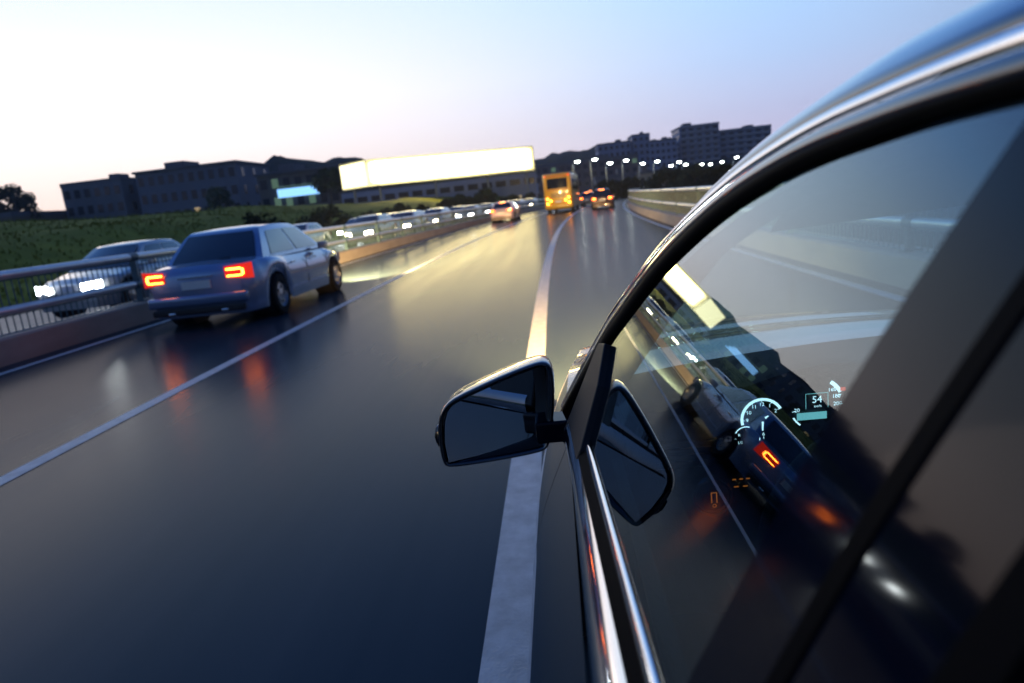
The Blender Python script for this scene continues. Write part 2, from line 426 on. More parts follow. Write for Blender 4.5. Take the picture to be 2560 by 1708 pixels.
m.grid(rows); tag(m.build('hill', 'hill', smooth=True), kind='structure')
WIN_DARK, WIN_LIT = ['win_dark'] * 8, ['win_warm', 'win_green']
wall_mats = {}
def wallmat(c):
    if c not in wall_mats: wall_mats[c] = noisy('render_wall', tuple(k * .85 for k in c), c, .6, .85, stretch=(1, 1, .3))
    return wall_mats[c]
def window_mesh(w, h):
    m = MB(); m.box((0, .0, 0), (w, .10, h)); return m
def building(name, label, x, y, w, d, h, z0=-3.0, rz=0.0, col=(.2, .2, .22), floors=5, cols=8, lit=.1, roof='parapet', cat='building', group=None, lits=WIN_LIT, slabs=False, win=(.55, .5)):
    root = thing(name, label, cat, (x, y, z0), rz, group)
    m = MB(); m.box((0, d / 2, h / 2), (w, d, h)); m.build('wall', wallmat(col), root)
    m = MB()
    if roof == 'parapet':
        for bx, by, bw, bd in ((0, .15, w + .3, .3), (0, d - .15, w + .3, .3), (-w / 2, d / 2, .3, d - .62), (w / 2, d / 2, .3, d - .62)): m.box((bx, by, h + .45), (bw, bd, .9))
        m.box((w * .18, d * .5, h + 1.1), (w * .16, d * .3, 2.2))
    else:
        m.box((0, d / 2, h + .25), (w + .8, d + .8, .5)); m.box((-w * .22, d * .5, h + 1.4), (w * .2, d * .4, 1.8))
    m.build('roof', wallmat((.10, .11, .13)), root)
    fh = h / floors; cw = w / cols
    if slabs:
        for f in range(1, floors + 1):
            m = MB(); m.box((0, -.55, fh * f - .1), (w * .96, 1.1, .16)); m.box((0, -1.06, fh * f + .35), (w * .96, .06, .75)); m.build('balcony', 'sun_shade', root)
    me = {}
    for f in range(floors):
        for c in range(cols):
            k = rnd.choice(lits) if rnd.random() < lit else 'win_dark'
            if k not in me:
                me[k] = window_mesh(cw * win[0], fh * win[1]).build('window', k, root)
                o = me[k]
            else:
                o = me[k].copy(); COL.objects.link(o)
            o.location = (-w / 2 + cw * (c + .5), -.03, fh * (f + .52))
    k2 = max(2, int(d / 5))
    for sx in (-1, 1):
        for f in range(floors):
            for c in range(k2):
                o = me['win_dark'].copy() if 'win_dark' in me else window_mesh(cw * .5, fh * .5).build('window', 'win_dark', root)
                if not o.users_collection: COL.objects.link(o)
                o.location = (sx * (w / 2 + .03), d * (c + .5) / k2, fh * (f + .52)); o.rotation_euler = (0, 0, PI / 2)
    return root
# left of the road
building('flat_roofed_block', 'dark flat-roofed block lowest on the far left above the grass bank', -101, 150, 14, 14, 18.2, col=(.13, .15, .18), floors=5, cols=6, lit=.0)
building('office_block', 'long dark office block with flat roof standing left of the wooded hill', -79, 150, 23, 18, 19.2, col=(.14, .16, .21), floors=5, cols=10, lit=.03, roof='slab')
building('low_warehouse', 'wide low brown warehouse on the left edge beyond the grass bank', -126, 135, 34, 20, 12.5, col=(.12, .10, .08), floors=3, cols=9, lit=.04)
sb = building('shop_building', 'dark shop building with glowing blue sign left of the white hoarding', -51, 141, 17, 16, 15.0, col=(.12, .115, .11), floors=4, cols=7, lit=.35, lits=['win_green'], roof='slab')
m = MB(); m.box((-.2, -.35, 11.1), (8.6, .3, 1.7)); m.build('lit_sign', 'win_blue', sb)
m = MB(); m.box((-.2, -.3, 12.4), (8.8, .2, .14)); m.box((-1.0, -.3, 8.0), (6.6, .2, .16)); m.build('light_strip', 'win_green', sb)
building('white_long_building', 'long pale blue-grey building under the glowing white hoarding', -22.5, 141, 40, 18, 9.6, col=(.34, .40, .54), floors=3, cols=14, lit=.04, win=(.72, .34))
# the hoarding: a long light box on steel posts
sg = thing('illuminated_hoarding', 'huge glowing white hoarding on posts left of the yellow bus', 'billboard', (-18, 128, -3))
C0_, R0_, L0_, RB_ = (-30.4, 117), (-2.3, 130), (-36.5, 122.5), (-6.6, 139.5)
zb, zt = 6.5, 10.9
m = MB(); m.add([(*C0_, zb), (*R0_, zb), (*RB_, zb), (*L0_, zb), (*C0_, zt), (*R0_, zt), (*RB_, zt), (*L0_, zt)], [(0, 3, 2, 1), (4, 5, 6, 7), (1, 2, 6, 5), (2, 3, 7, 6)])
m.build('box_frame', 'pole', sg, world=True)
def facep(a, b, proud, mat, nm, inset=.25):
    a, b = Vector((a[0], a[1], 0)), Vector((b[0], b[1], 0)); t = (b - a).normalized(); nrm_ = Vector((t.y, -t.x, 0))
    a2, b2 = a + t * inset + nrm_ * proud, b - t * inset + nrm_ * proud
    m = MB(); m.prism([(a2.x, a2.y, zb + inset), (b2.x, b2.y, zb + inset), (b2.x, b2.y, zt - inset), (a2.x, a2.y, zt - inset)], -nrm_ * .12)
    return m.build(nm, mat, sg, world=True)
facep(C0_, R0_, .1, 'sign_glow', 'lit_face'); facep(L0_, C0_, .1, 'sign_side', 'lit_side')
for px_, py_ in ((-29, 119), (-20, 123.2), (-11, 127.4), (-4, 131), (-34.5, 122.6)):
    m = MB(); m.tube([(px_, py_, -3), (px_, py_, zb + .1)], .22, 10); m.build('post', 'pole', sg, world=True)
# right of the road
tw = building('apartment_tower', 'tall dark apartment tower with stacked balconies above the street lamps on the right', 70.5, 330, 18, 20, 28.6, col=(.22, .28, .42), floors=11, cols=5, lit=.0, slabs=True, roof='slab')  # apartment wall colours tinted blue: part of the distance haze is painted in
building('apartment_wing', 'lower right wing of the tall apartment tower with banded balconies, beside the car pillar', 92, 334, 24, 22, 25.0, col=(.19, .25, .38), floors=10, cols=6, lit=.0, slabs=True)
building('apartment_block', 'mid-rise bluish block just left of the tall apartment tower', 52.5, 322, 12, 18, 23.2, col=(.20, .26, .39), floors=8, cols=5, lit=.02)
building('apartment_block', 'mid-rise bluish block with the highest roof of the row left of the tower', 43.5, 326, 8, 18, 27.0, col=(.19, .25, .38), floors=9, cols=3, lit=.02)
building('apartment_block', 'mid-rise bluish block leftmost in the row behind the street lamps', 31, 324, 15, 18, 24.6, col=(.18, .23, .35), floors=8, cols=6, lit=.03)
building('brown_block', 'low brown terrace behind the yellow bus and under the dark hill', 12, 250, 40, 18, 15, col=(.12, .10, .10), floors=5, cols=14, lit=.05)
building('beige_house', 'small beige building under the street lamps left of the dark trees', 23.6, 162, 6.0, 9, 7.2, col=(.36, .31, .24), floors=2, cols=4, lit=.0, roof='slab')
building('green_lit_kiosk', 'small pale green lit kiosk between the beige building and the dark trees', 30.2, 164, 4.2, 6, 6.1, col=(.25, .34, .26), floors=1, cols=3, lit=1.0, lits=['win_green'], roof='slab')
building('grey_shed', 'long grey shed with dark windows behind the cars left of the beige building', 15.5, 166, 9, 9, 7.0, col=(.15, .16, .18), floors=2, cols=6, lit=.1)

# ------------------------------------------------------------------ trees and bushes
def leaf_cloud(m, c, r, n, size, flatten=.75):
    for _ in range(n):
        while True:
            p = Vector((rnd.uniform(-1, 1), rnd.uniform(-1, 1), rnd.uniform(-1, 1)))
            if .35 < p.length < 1: break
        p = Vector((c[0] + p.x * r, c[1] + p.y * r, c[2] + p.z * r * flatten))
        a = Vector((rnd.uniform(-1, 1), rnd.uniform(-1, 1), rnd.uniform(-1, 1))).normalized(); b = a.orthogonal().normalized()
        s = size * rnd.uniform(.6, 1.3)
        m.add([p - a * s, p + b * s * .5, p + a * s, p - b * s * .5], [(0, 1, 2, 3)])
def tree_proto(h, spread, n_cl, leaf, label, cat='tree', name='broadleaf_tree', bush=False, group=None):
    root = thing(name, label, cat, (0, 0, 0), 0, group)
    t = MB(); cr = MB(); th = h * (.12 if bush else .42)
    t.tube([(0, 0, -.1), (h * .01, 0, th * .5), (0, h * .012, th), (h * .02, 0, h * .8)], [h * .030, h * .024, h * .018, h * .006], 8)
    for k in range(n_cl):
        a = 2.4 * k + rnd.uniform(-.4, .4); f = (k + .5) / n_cl
        z = lerp(th, h * .93, f ** .85); rr = spread * (math.sin(PI * min(1, .28 + .68 * f)) ** .8) * rnd.uniform(.45, 1.0)
        p = (rr * math.cos(a), rr * math.sin(a), z)
        t.tube([(0, 0, max(th * .5, z * .62)), (p[0] * .55, p[1] * .55, z * .9), p], [h * .012, h * .007, h * .003], 5)
        leaf_cloud(cr, p, spread * rnd.uniform(.30, .46), 95 if not bush else 80, leaf)
    t.build('trunk', 'bark', root, smooth=True); cr.build('crown', leafmat, root, fix=False)
    return root
def place(proto, x, y, z, s, rz, label=None, first=False, name=None):
    o = proto if first else copy_tree(proto)
    o.location = (x, y, z); o.scale = (s, s, s * rnd.uniform(.92, 1.1)); o.rotation_euler = (0, 0, rz)
    if label: o['label'] = label
    return o
leafmat = 'leaf'
tp = tree_proto(7.0, 2.9, 16, .34, 'dark round tree on the right behind the railing', group='dark trees behind the right railing')
RT = [(15.6, 95, 6.6, 'dark bushy tree nearest the beige building, first of the row behind the right railing'), (18.6, 92, 6.2, 'dark bushy tree second in the row behind the right railing'), (21.6, 90, 6.3, 'dark bushy tree next to the car pillar behind the right railing'),
      (25.5, 88, 6.4, 'dark tree seen through the windscreen just right of the pillar'), (30, 80, 7.2, 'dark tall tree seen through the car behind the right railing'), (34, 70, 6.0, 'dark tree furthest right behind the railing, seen through the car')]
for i, (x, y, h, lb) in enumerate(RT): place(tp, x, y, -3.1, h / 7.0, i * 1.3, lb, first=(i == 0))
leafmat = 'leaf2'
tq = tree_proto(6.0, 2.6, 15, .32, 'round green tree beyond the oncoming road', group='trees beyond the oncoming road')
LT = [(-8.9, 95, 3.6, 'dark green tree standing tallest under the right end of the glowing hoarding'), (-12.5, 97, 2.9, 'green tree left of the tallest one under the glowing hoarding'), (-5.2, 99, 2.6, 'green tree beside the yellow bus under the hoarding'),
      (-40, 126, 7.0, 'green tree in front of the shop with the blue sign'), (-62, 128, 6.4, 'tree by the right end of the long office block'), (-112, 140, 10.5, 'large dark tree between the warehouse and the flat-roofed block'), (-132, 120, 9.0, 'large tree at the far left edge of the picture')]
for i, (x, y, h, lb) in enumerate(LT):
    zz = bank_z(x - bend(y), y) if x - bend(y) < -16.6 else -.4
    if i > 3: zz = bank_z(x - bend(y), y) - .5
    place(tq, x, y, zz, h / 6.0, i * 2.1, lb, first=(i == 0))
leafmat = 'leaf'
tb = tree_proto(2.2, 1.5, 11, .17, 'low bush beyond the oncoming road', 'bush', 'roadside_bush', True, 'low bushes along the foot of the grass bank')
for i in range(16):
    y = 40 + i * 6.0; q = -17.6 - rnd.uniform(0, 1.6)
    lb = 'low dark bush behind the roof of the blue-grey saloon car' if i < 4 else 'low dark bush in the hedge under the glowing white hoarding' if i > 8 else 'low dark bush on the bank below the shop with the blue sign'
    place(tb, q + bend(y), y, bank_z(q, y) - .1, rnd.uniform(.75, 1.15), rnd.uniform(0, 6), lb, first=(i == 0))
bush_r = [(8.4, 106, 1.25, 'green bush behind the cars right of the green van'), (10.2, 108, 1.15, 'green bush where the right railing disappears round the bend'), (12.4, 110, 1.2, 'green bush below the beige building behind the railing')]
for x, y, s, lb in bush_r:
    o = place(tb, x, y, -.7, s * 1.25, rnd.uniform(0, 6), lb); o['group'] = 'green bushes at the end of the bend'

# ------------------------------------------------------------------ street lamps beyond the bend
def lamp_proto():
    root = thing('street_lamp', 'lit white street lamp', 'street lamp', (0, 0, 0), 0, 'lit street lamps along the far road')
    m = MB(); m.tube([(0, 0, -9.0), (0, 0, -.6), (.1, 0, -.15), (.5, 0, .02)], [.11, .08, .06, .05], 8); m.build('pole', 'pole', root, smooth=True)
    m = MB(); m.box((.75, 0, .06), (.9, .34, .10)); m.build('lamp_housing', 'pole', root, bevel=.03)
    m = MB(); m.lathe([(-.17, .02), (-.14, .22), (-.06, .33), (0, .36)], (.75, 0, .0), 'z', 14); m.build('lamp_glass', 'lamp', root, smooth=True)
    return root
LP = [(4.27, 5.84, 108), (6.73, 5.86, 112), (8.81, 5.15, 118), (11.08, 5.25, 122), (13.35, 4.58, 128), (15.36, 4.65, 132), (17.24, 3.84, 138), (18.4, 4.2, 140), (19.3, 3.75, 146), (20.7, 3.75, 150), (21.5, 3.55, 154), (22.7, 3.45, 158), (24.3, 3.55, 160), (26.3, 3.95, 150)]
ORD = ['leftmost', 'second', 'third', 'fourth', 'fifth', 'sixth', 'seventh', 'eighth', 'ninth', 'tenth', 'eleventh', 'twelfth', 'thirteenth', 'rightmost']
lp = lamp_proto()
for i, (x, z, d) in enumerate(LP):
    o = lp if i == 0 else copy_tree(lp)
    k = d / 100.0
    o.location = (x * k - .75, d, 1.4 + (z - 1.4) * k); o.rotation_euler = (0, 0, 0)
    o['label'] = 'lit street lamp, %s%s in the glowing row behind the right railing' % (ORD[i], ' from the left' if 0 < i < 13 else '')

# ------------------------------------------------------------------ other traffic
paints = {}
def car_paint(name, c, metal=.25, rough=.28):
    if name not in paints: paints[name] = principled('paint_' + name, c, rough, metal, coat=1)
    return paints[name]
def make_car(name, label, paint, L=4.4, W=1.78, H=1.46, kind='sedan', lamps='tail', group=None, head='head_white', hot='tail_hot', detail=True, high=True):
    """local frame: x right, y forward, z up, origin on the road under the middle"""
    root = thing(name, label, 'car', (0, 0, 0), 0, group)
    hl = L / 2; w = W / 2
    if kind == 'sedan': zs = [(-hl, .80), (-hl + .06, .93), (-hl + .75, .98), (-.2, .93), (hl - 1.35, .92), (hl - .5, .80), (hl - .08, .66), (hl, .55)]
    else: zs = [(-hl, .82), (-hl + .05, .98), (-hl + .4, 1.0), (-.2, .95), (hl - 1.25, .95), (hl - .45, .82), (hl - .08, .68), (hl, .56)]
    ws = [(-hl, .78), (-hl + .10, .90), (-hl + .4, .97), (-hl + 1.0, 1), (hl - 1.0, 1), (hl - .45, .94), (hl - .12, .84), (hl, .70)]
    wy = (-hl + .92, hl - .86); wr = .33
    def lowz(y):
        z = .20
        for a in wy:
            d = abs(y - a)
            if d < wr + .05: z = max(z, wr + math.sqrt((wr + .05) ** 2 - d * d))
        return z
    def sect(y):
        z1, k, z0 = smooth_interp(zs, y), interp(ws, y) * w, lowz(y); pr = [(k * .955, z0)]
        for f, a in ((.25, .985), (.5, 1.0), (.72, .985), (.9, .93)): pr.append((k * a, lerp(z0, z1, f)))
        pr += [(k * .87, z1 + .0), (k * .6, z1 + .022), (0, z1 + .035)]
        return [(-x, y, z) for x, z in pr] + [(x, y, z) for x, z in reversed(pr[:-1])]
    ys = sorted(set([-hl, -hl + .03, -hl + .1, hl - .1, hl - .03, hl] + [lerp(-hl, hl, k / 46) for k in range(1, 46)]))
    m = MB(); rows = [sect(y) for y in ys]; m.grid(rows)
    for r in (rows[0], rows[-1]): m.add(r, [tuple(range(len(r)))])
    body = m.build('body', paint, root, smooth='auto')
    m = MB(); m.box((0, 0, .30), (W * .82, L * .92, .18)); m.build('underbody', 'bumper_black', root)
    # cabin
    if kind == 'sedan': yb0, yb1, yt0, yt1 = -hl + .62, hl - 1.20, -hl + 1.15, hl - 2.02
    elif kind == 'hatch': yb0, yb1, yt0, yt1 = -hl + .12, hl - 1.05, -hl + .42, hl - 1.90
    else: yb0, yb1, yt0, yt1 = -hl + .10, hl - 1.12, -hl + .52, hl - 2.0
    zb = .93; kb, kt = w * .90, w * .66
    m = MB(); rows = []
    for t in (0, .33, .62, .84, .95, 1.0):
        k = lerp(kb, kt, t ** 1.15); y0, y1 = lerp(yb0, yt0, t ** 1.1), lerp(yb1, yt1, t ** 1.05); z = lerp(zb, H - .03, t)
        if t > .9: k -= .03 * (t - .9) * 10; y0 += .05 * (t - .9) * 10; y1 -= .08 * (t - .9) * 10
        ring_ = []; ym = (yt0 + yt1) / 2; yh = (yb1 - yb0) / 2
        az = lambda y, z, t=t: z - .10 * t * ((y - ym) / yh) ** 2
        for j in range(8): ring_.append((lerp(-k, k, j / 7), y0 - .06 * (1 - (2 * j / 7 - 1) ** 2), az(y0, z)))
        for j in range(1, 8): ring_.append((k, lerp(y0, y1, j / 7), az(lerp(y0, y1, j / 7), z)))
        for j in range(1, 8): ring_.append((lerp(k, -k, j / 7), y1 + .14 * (1 - (2 * j / 7 - 1) ** 2), az(y1, z)))
        for j in range(1, 7): ring_.append((-k, lerp(y1, y0, j / 7), az(lerp(y1, y0, j / 7), z)))
        rows.append(ring_)
    m.grid(rows, close=True)
    top = rows[-1]; n = len(top); c = (0, (yt0 + yt1) / 2, H)
    mid = [(lerp(p[0], 0, .5), lerp(p[1], c[1], .5), lerp(p[2], H, .72)) for p in top]
    m.grid([top, mid], close=True); o_ = len(m.v); m.add(mid + [c], [(i, (i + 1) % n, n) for i in range(n)])
    m.build('cabin', paint, root, smooth='auto')
    def patch(nm, f, mat='car_glass', nu=9, nv=5):
        m = MB(); m.grid([[f(u / nu, v / nv) for u in range(nu + 1)] for v in range(nv + 1)]); m.build(nm, mat, root, smooth=True)
    def lvl(t): return lerp(kb, kt, t ** 1.15), lerp(yb0, yt0, t ** 1.1), lerp(yb1, yt1, t ** 1.05), lerp(zb, H - .03, t)
    def rear(u, v):
        t = lerp(.10, .86, v); k, y0, y1, z = lvl(t); uu = lerp(.07, .93, u); return (lerp(-k, k, uu), y0 - .06 * (1 - (2 * uu - 1) ** 2) - .010, z)
    def front(u, v):
        t = lerp(.05, .90, v); k, y0, y1, z = lvl(t); uu = lerp(.06, .94, u); return (lerp(-k, k, uu), y1 + .14 * (1 - (2 * uu - 1) ** 2) + .010, z)
    patch('rear_window', rear); patch('windscreen', front)
    for s in (-1, 1):
        cuts = ((.06, .36), (.40, .64), (.68, .93)) if kind != 'sedan' else ((.12, .50), (.54, .92))
        for a, b in cuts:
            def sd(u, v, a=a, b=b, s=s):
                t = lerp(.12, .84, v); k, y0, y1, z = lvl(t); yy = lerp(y0, y1, lerp(a, b, u)); return (s * (k + .008), yy, z - .10 * t * ((yy - (yt0 + yt1) / 2) / ((yb1 - yb0) / 2)) ** 2)
            patch('side_window', sd, nu=4)
        m = MB(); m.box((s * (w + .06), hl - 1.62, .98), (.18, .10, .13)); m.build('door_mirror', paint, root, bevel=.03, smooth=True)
        for a in wy:
            cx = s * (w - .10)
            m = MB(); m.lathe([(-.10, .21), (-.10, .30), (-.07, wr), (.07, wr), (.10, .30), (.10, .21)], (cx, a, wr), 'x', 24); wh = m.build('wheel', 'tyre', root, smooth='auto')
            m = MB(); m.lathe([(s * .095, .21), (s * .06, .20), (s * .08, .05), (s * .09, .001)], (cx, a, wr), 'x', 20)
            for k in range(5):
                an = 2 * PI * k / 5; m.box((cx + s * .085, a + .12 * math.cos(an), wr + .12 * math.sin(an)), (.02, .05, .05))
            m.build('rim', 'alloy', wh, smooth='auto')
            m = MB(); m.lathe([(s * .06, wr + .045), (s * -.30, wr + .045), (s * -.31, .02)], (cx, a, wr), 'x', 20); m.build('wheel_well', 'bumper_black', root, smooth='auto')
        # tail and head lamps
        tl = 'tail_lens' if lamps == 'tail' else principled('lens_red', (.30, .01, .01), .15, 0, coat=1) if 'lens_red' not in M else M['lens_red']
        if lamps != 'tail': M['lens_red'] = tl
        m = MB(); m.grid([[(s * lerp(.52, .955, u) * w, -hl - .012 + .34 * max(0, u - .55) ** 1.5, lerp(.70 + .05 * (1 - u), .91 + .03 * u, v)) for u in (0, .2, .4, .55, .7, .85, 1)] for v in (0, .25, .5, .75, 1)]); t_ = m.build('tail_light', tl, root, smooth=True)
        if lamps == 'tail' and detail:
            m = MB(); m.box((s * .68 * w, -hl - .014, .865), (.24, .02, .028)); m.box((s * .68 * w, -hl - .014, .765), (.24, .02, .022)); m.box((s * .82 * w, -hl + .000, .815), (.028, .03, .09)); m.build('brake_lamp', hot, t_, bevel=.008)
        hm = head if lamps == 'head' else 'lens_clear'
        m = MB(); m.grid([[(s * lerp(.40, .84, u) * w, hl + .010 - .10 * u, lerp(.54, .71, v) + .03 * u) for u in (0, .35, .7, 1)] for v in (0, .5, 1)]); m.build('headlight', hm, root, smooth=True)
    m = MB(); m.box((0, -hl - .03, .45), (W * .86, .10, .16)); m.build('rear_bumper', paint, root, bevel=.04, smooth=True)
    m = MB(); m.box((0, -hl - .055, .30), (W * .80, .06, .10)); m.build('rear_valance', 'bumper_black', root, bevel=.02)
    m = MB(); m.box((0, -hl - .015, .68), (.46, .016, .12)); m.build('number_plate', 'plate', root)
    m = MB(); m.box((0, hl + .01, .47), (W * .50, .05, .14)); m.build('grille', 'bumper_black', root, bevel=.015)
    if detail:
        for s in (-1, 1):
            cl = [(-.02, .62)] if kind == 'sedan' else [(-.45, .30), (.55, .30)]
            for yy_, dd in ((-.75, 0), (.28, 0)):
                m = MB(); m.box((s * (w + .004), yy_, .80), (.025, .17, .03)); m.build('door_handle', 'chrome', root, bevel=.006)
            m = MB()
            for yy_ in (-1.12, -.10, .98): m.box((s * (w * .992), yy_, .60), (.012, .008, .44))
            m.build('door_seam', 'bumper_black', root)
            m = MB(); m.box((s * .42, -hl - .075, .27), (.11, .05, .05)); m.build('exhaust', 'chrome', root, bevel=.012)
            if kind == 'estate':
                m = MB(); m.tube([(s * .56, -1.55, H - .10), (s * .56, -1.40, H - .02), (s * .56, .30, H - .0), (s * .56, .48, H - .07)], .017, 8); m.build('roof_bar', 'chrome', root, smooth=True)
        m = MB(); m.box((0, -hl - .014, .80), (.55, .02, .025)); m.build('boot_trim', 'chrome', root, bevel=.005)
        m = MB(); m.tube([(.02, lvl(.12)[1] - .085, lvl(.12)[3]), (.30, lvl(.18)[1] - .085, lvl(.18)[3] + .0)], .009, 6); m.build('wiper', 'bumper_black', root)
    if lamps == 'tail' and high:
        m = MB(); m.box((0, lvl(.9)[1] - .075, lvl(.9)[3]), (.42, .015, .025)); m.build('high_brake_lamp', 'tail_hot', root)
    return root
def drive(o, q, y, flip=False, x=None):
    o.location = ((q + bend(y)) if x is None else x, y, 0.006); o.rotation_euler = (0, 0, yaw(y) + (PI if flip else 0)); return o
def recolour(o, paint):
    for c in [o] + list(o.children_recursive):
        if c.type == 'MESH' and c.data.materials and c.data.materials[0].name.startswith('paint_'):
            c.material_slots[0].link = 'OBJECT'; c.material_slots[0].material = paint
drive(make_car('silver_blue_car', 'blue-grey saloon car with lit tail lamps in the left lane beside the railing', car_paint('pale_blue', (.20, .28, .43), .5, .2), L=4.6, W=1.84, H=1.50, kind='sedan', high=False), -5.45, 12.3)
est = [o for o in COL.objects if o.name == 'silver_blue_car'][0]
for sx in (-.62, .62):
    ld = bpy.data.lights.new('dipped_beam', 'SPOT'); ld.energy = 15000; ld.color = (1.0, .68, .28); ld.spot_size = R(70); ld.spot_blend = 1.0; ld.shadow_soft_size = .08
    lo = bpy.data.objects.new('dipped_beam', ld); COL.objects.link(lo); lo.parent = est; lo.location = (sx, 2.32, .66); lo.rotation_euler = (R(81), 0, R(-7))
drive(make_car('saloon_car', 'small pinkish white saloon braking in the left lane ahead of the bus', car_paint('pink_white', (.70, .50, .50), .1, .3), L=4.4, W=1.8, H=1.45, kind='sedan'), -5.4, 52.0)
drive(make_car('dark_hatchback', 'dark red hatchback with lit tail lamps ahead near the right railing', car_paint('dark_red', (.05, .008, .010), .2, .25), L=4.2, W=1.85, H=1.60, kind='hatch'), 1.75, 59.0)
drive(make_car('blue_hatchback', 'slate hatchback half hidden between the yellow bus and the dark red hatchback', car_paint('slate', (.10, .14, .20), .3, .25), L=4.1, W=1.75, H=1.5, kind='hatch'), -.7, 79.0)
drive(make_car('green_van', 'bright green van roof showing far behind the dark red hatchback', car_paint('bright_green', (.22, .58, .06), 0, .35), L=4.6, W=1.8, H=1.75, kind='estate'), -4.55, 118.0)
# oncoming cars with headlamps lit
OC = car_paint('silver', (.35, .36, .38), .6, .3)
oc = make_car('oncoming_car', 'x', OC, L=4.4, W=1.78, H=1.46, kind='sedan', lamps='head', group='oncoming cars beyond the left railing')
ow = make_car('oncoming_car', 'x', OC, L=4.3, W=1.78, H=1.52, kind='hatch', lamps='head', head='head_warm', group='oncoming cars beyond the left railing')
ON = [(oc, -10.1, 15.6, (.30, .31, .33), 'silver oncoming saloon beyond the left railing at the left edge of the picture'),
      (ow, -10.6, 22.0, (.03, .03, .035), 'black oncoming hatchback beyond the railing right behind the blue-grey saloon car'),
      (oc, -13.6, 34.5, (.55, .55, .54), 'white oncoming saloon in the far lane just ahead of the blue-grey saloon car'),
      (ow, -10.4, 36.0, (.12, .13, .15), 'dark grey oncoming hatchback in the near lane, third along the railing'),
      (oc, -13.5, 43.5, (.10, .02, .02), 'maroon oncoming saloon in the far lane, third along the railing'),
      (ow, -10.2, 50.0, (.40, .41, .43), 'light grey oncoming hatchback in the near lane left of the pinkish saloon'),
      (oc, -13.4, 56.0, (.05, .07, .12), 'navy oncoming saloon in the far lane left of the pinkish saloon'),
      (oc, -10.1, 61.5, (.50, .48, .44), 'cream oncoming saloon in the near lane behind the light grey hatchback'),
      (ow, -13.3, 70.0, (.20, .21, .23), 'grey oncoming hatchback in the far lane behind the pinkish saloon'),
      (oc, -10.2, 77.0, (.04, .04, .04), 'black oncoming saloon in the near lane behind the pinkish saloon'),
      (ow, -10.2, 95.0, (.45, .46, .48), 'pale oncoming hatchback between the pinkish saloon and the yellow bus'),
      (oc, -13.2, 104.0, (.25, .26, .28), 'grey oncoming saloon in the far lane beside the yellow bus'),
      (oc, -13.5, 28.5, (.16, .17, .19), 'charcoal oncoming saloon in the far lane hidden behind the blue-grey saloon car'),
      (ow, -10.3, 42.8, (.5, .5, .48), 'white oncoming hatchback in the near lane, third along the railing from the near car'),
      (ow, -13.5, 50.0, (.30, .05, .04), 'red oncoming hatchback in the far lane beside the light grey hatchback'),
      (oc, -10.1, 68.8, (.08, .09, .10), 'black-grey oncoming saloon in the near lane just left of the pinkish saloon'),
      (ow, -10.2, 86.0, (.33, .30, .24), 'beige oncoming hatchback seen just right of the pinkish saloon'),
      (oc, -13.3, 63.0, (.42, .43, .45), 'pale grey oncoming saloon in the far lane left of the pinkish saloon'),
      (oc, -10.0, 116.0, (.5, .5, .5), 'small white oncoming saloon furthest off beside the yellow bus')]
seen = set()
for base, q, y, colr, lb in ON:
    o = base if id(base) not in seen else copy_tree(base); seen.add(id(base))
    o['label'] = lb; drive(o, q, y, True); recolour(o, car_paint('o%d' % int(y), colr, .3, .28))

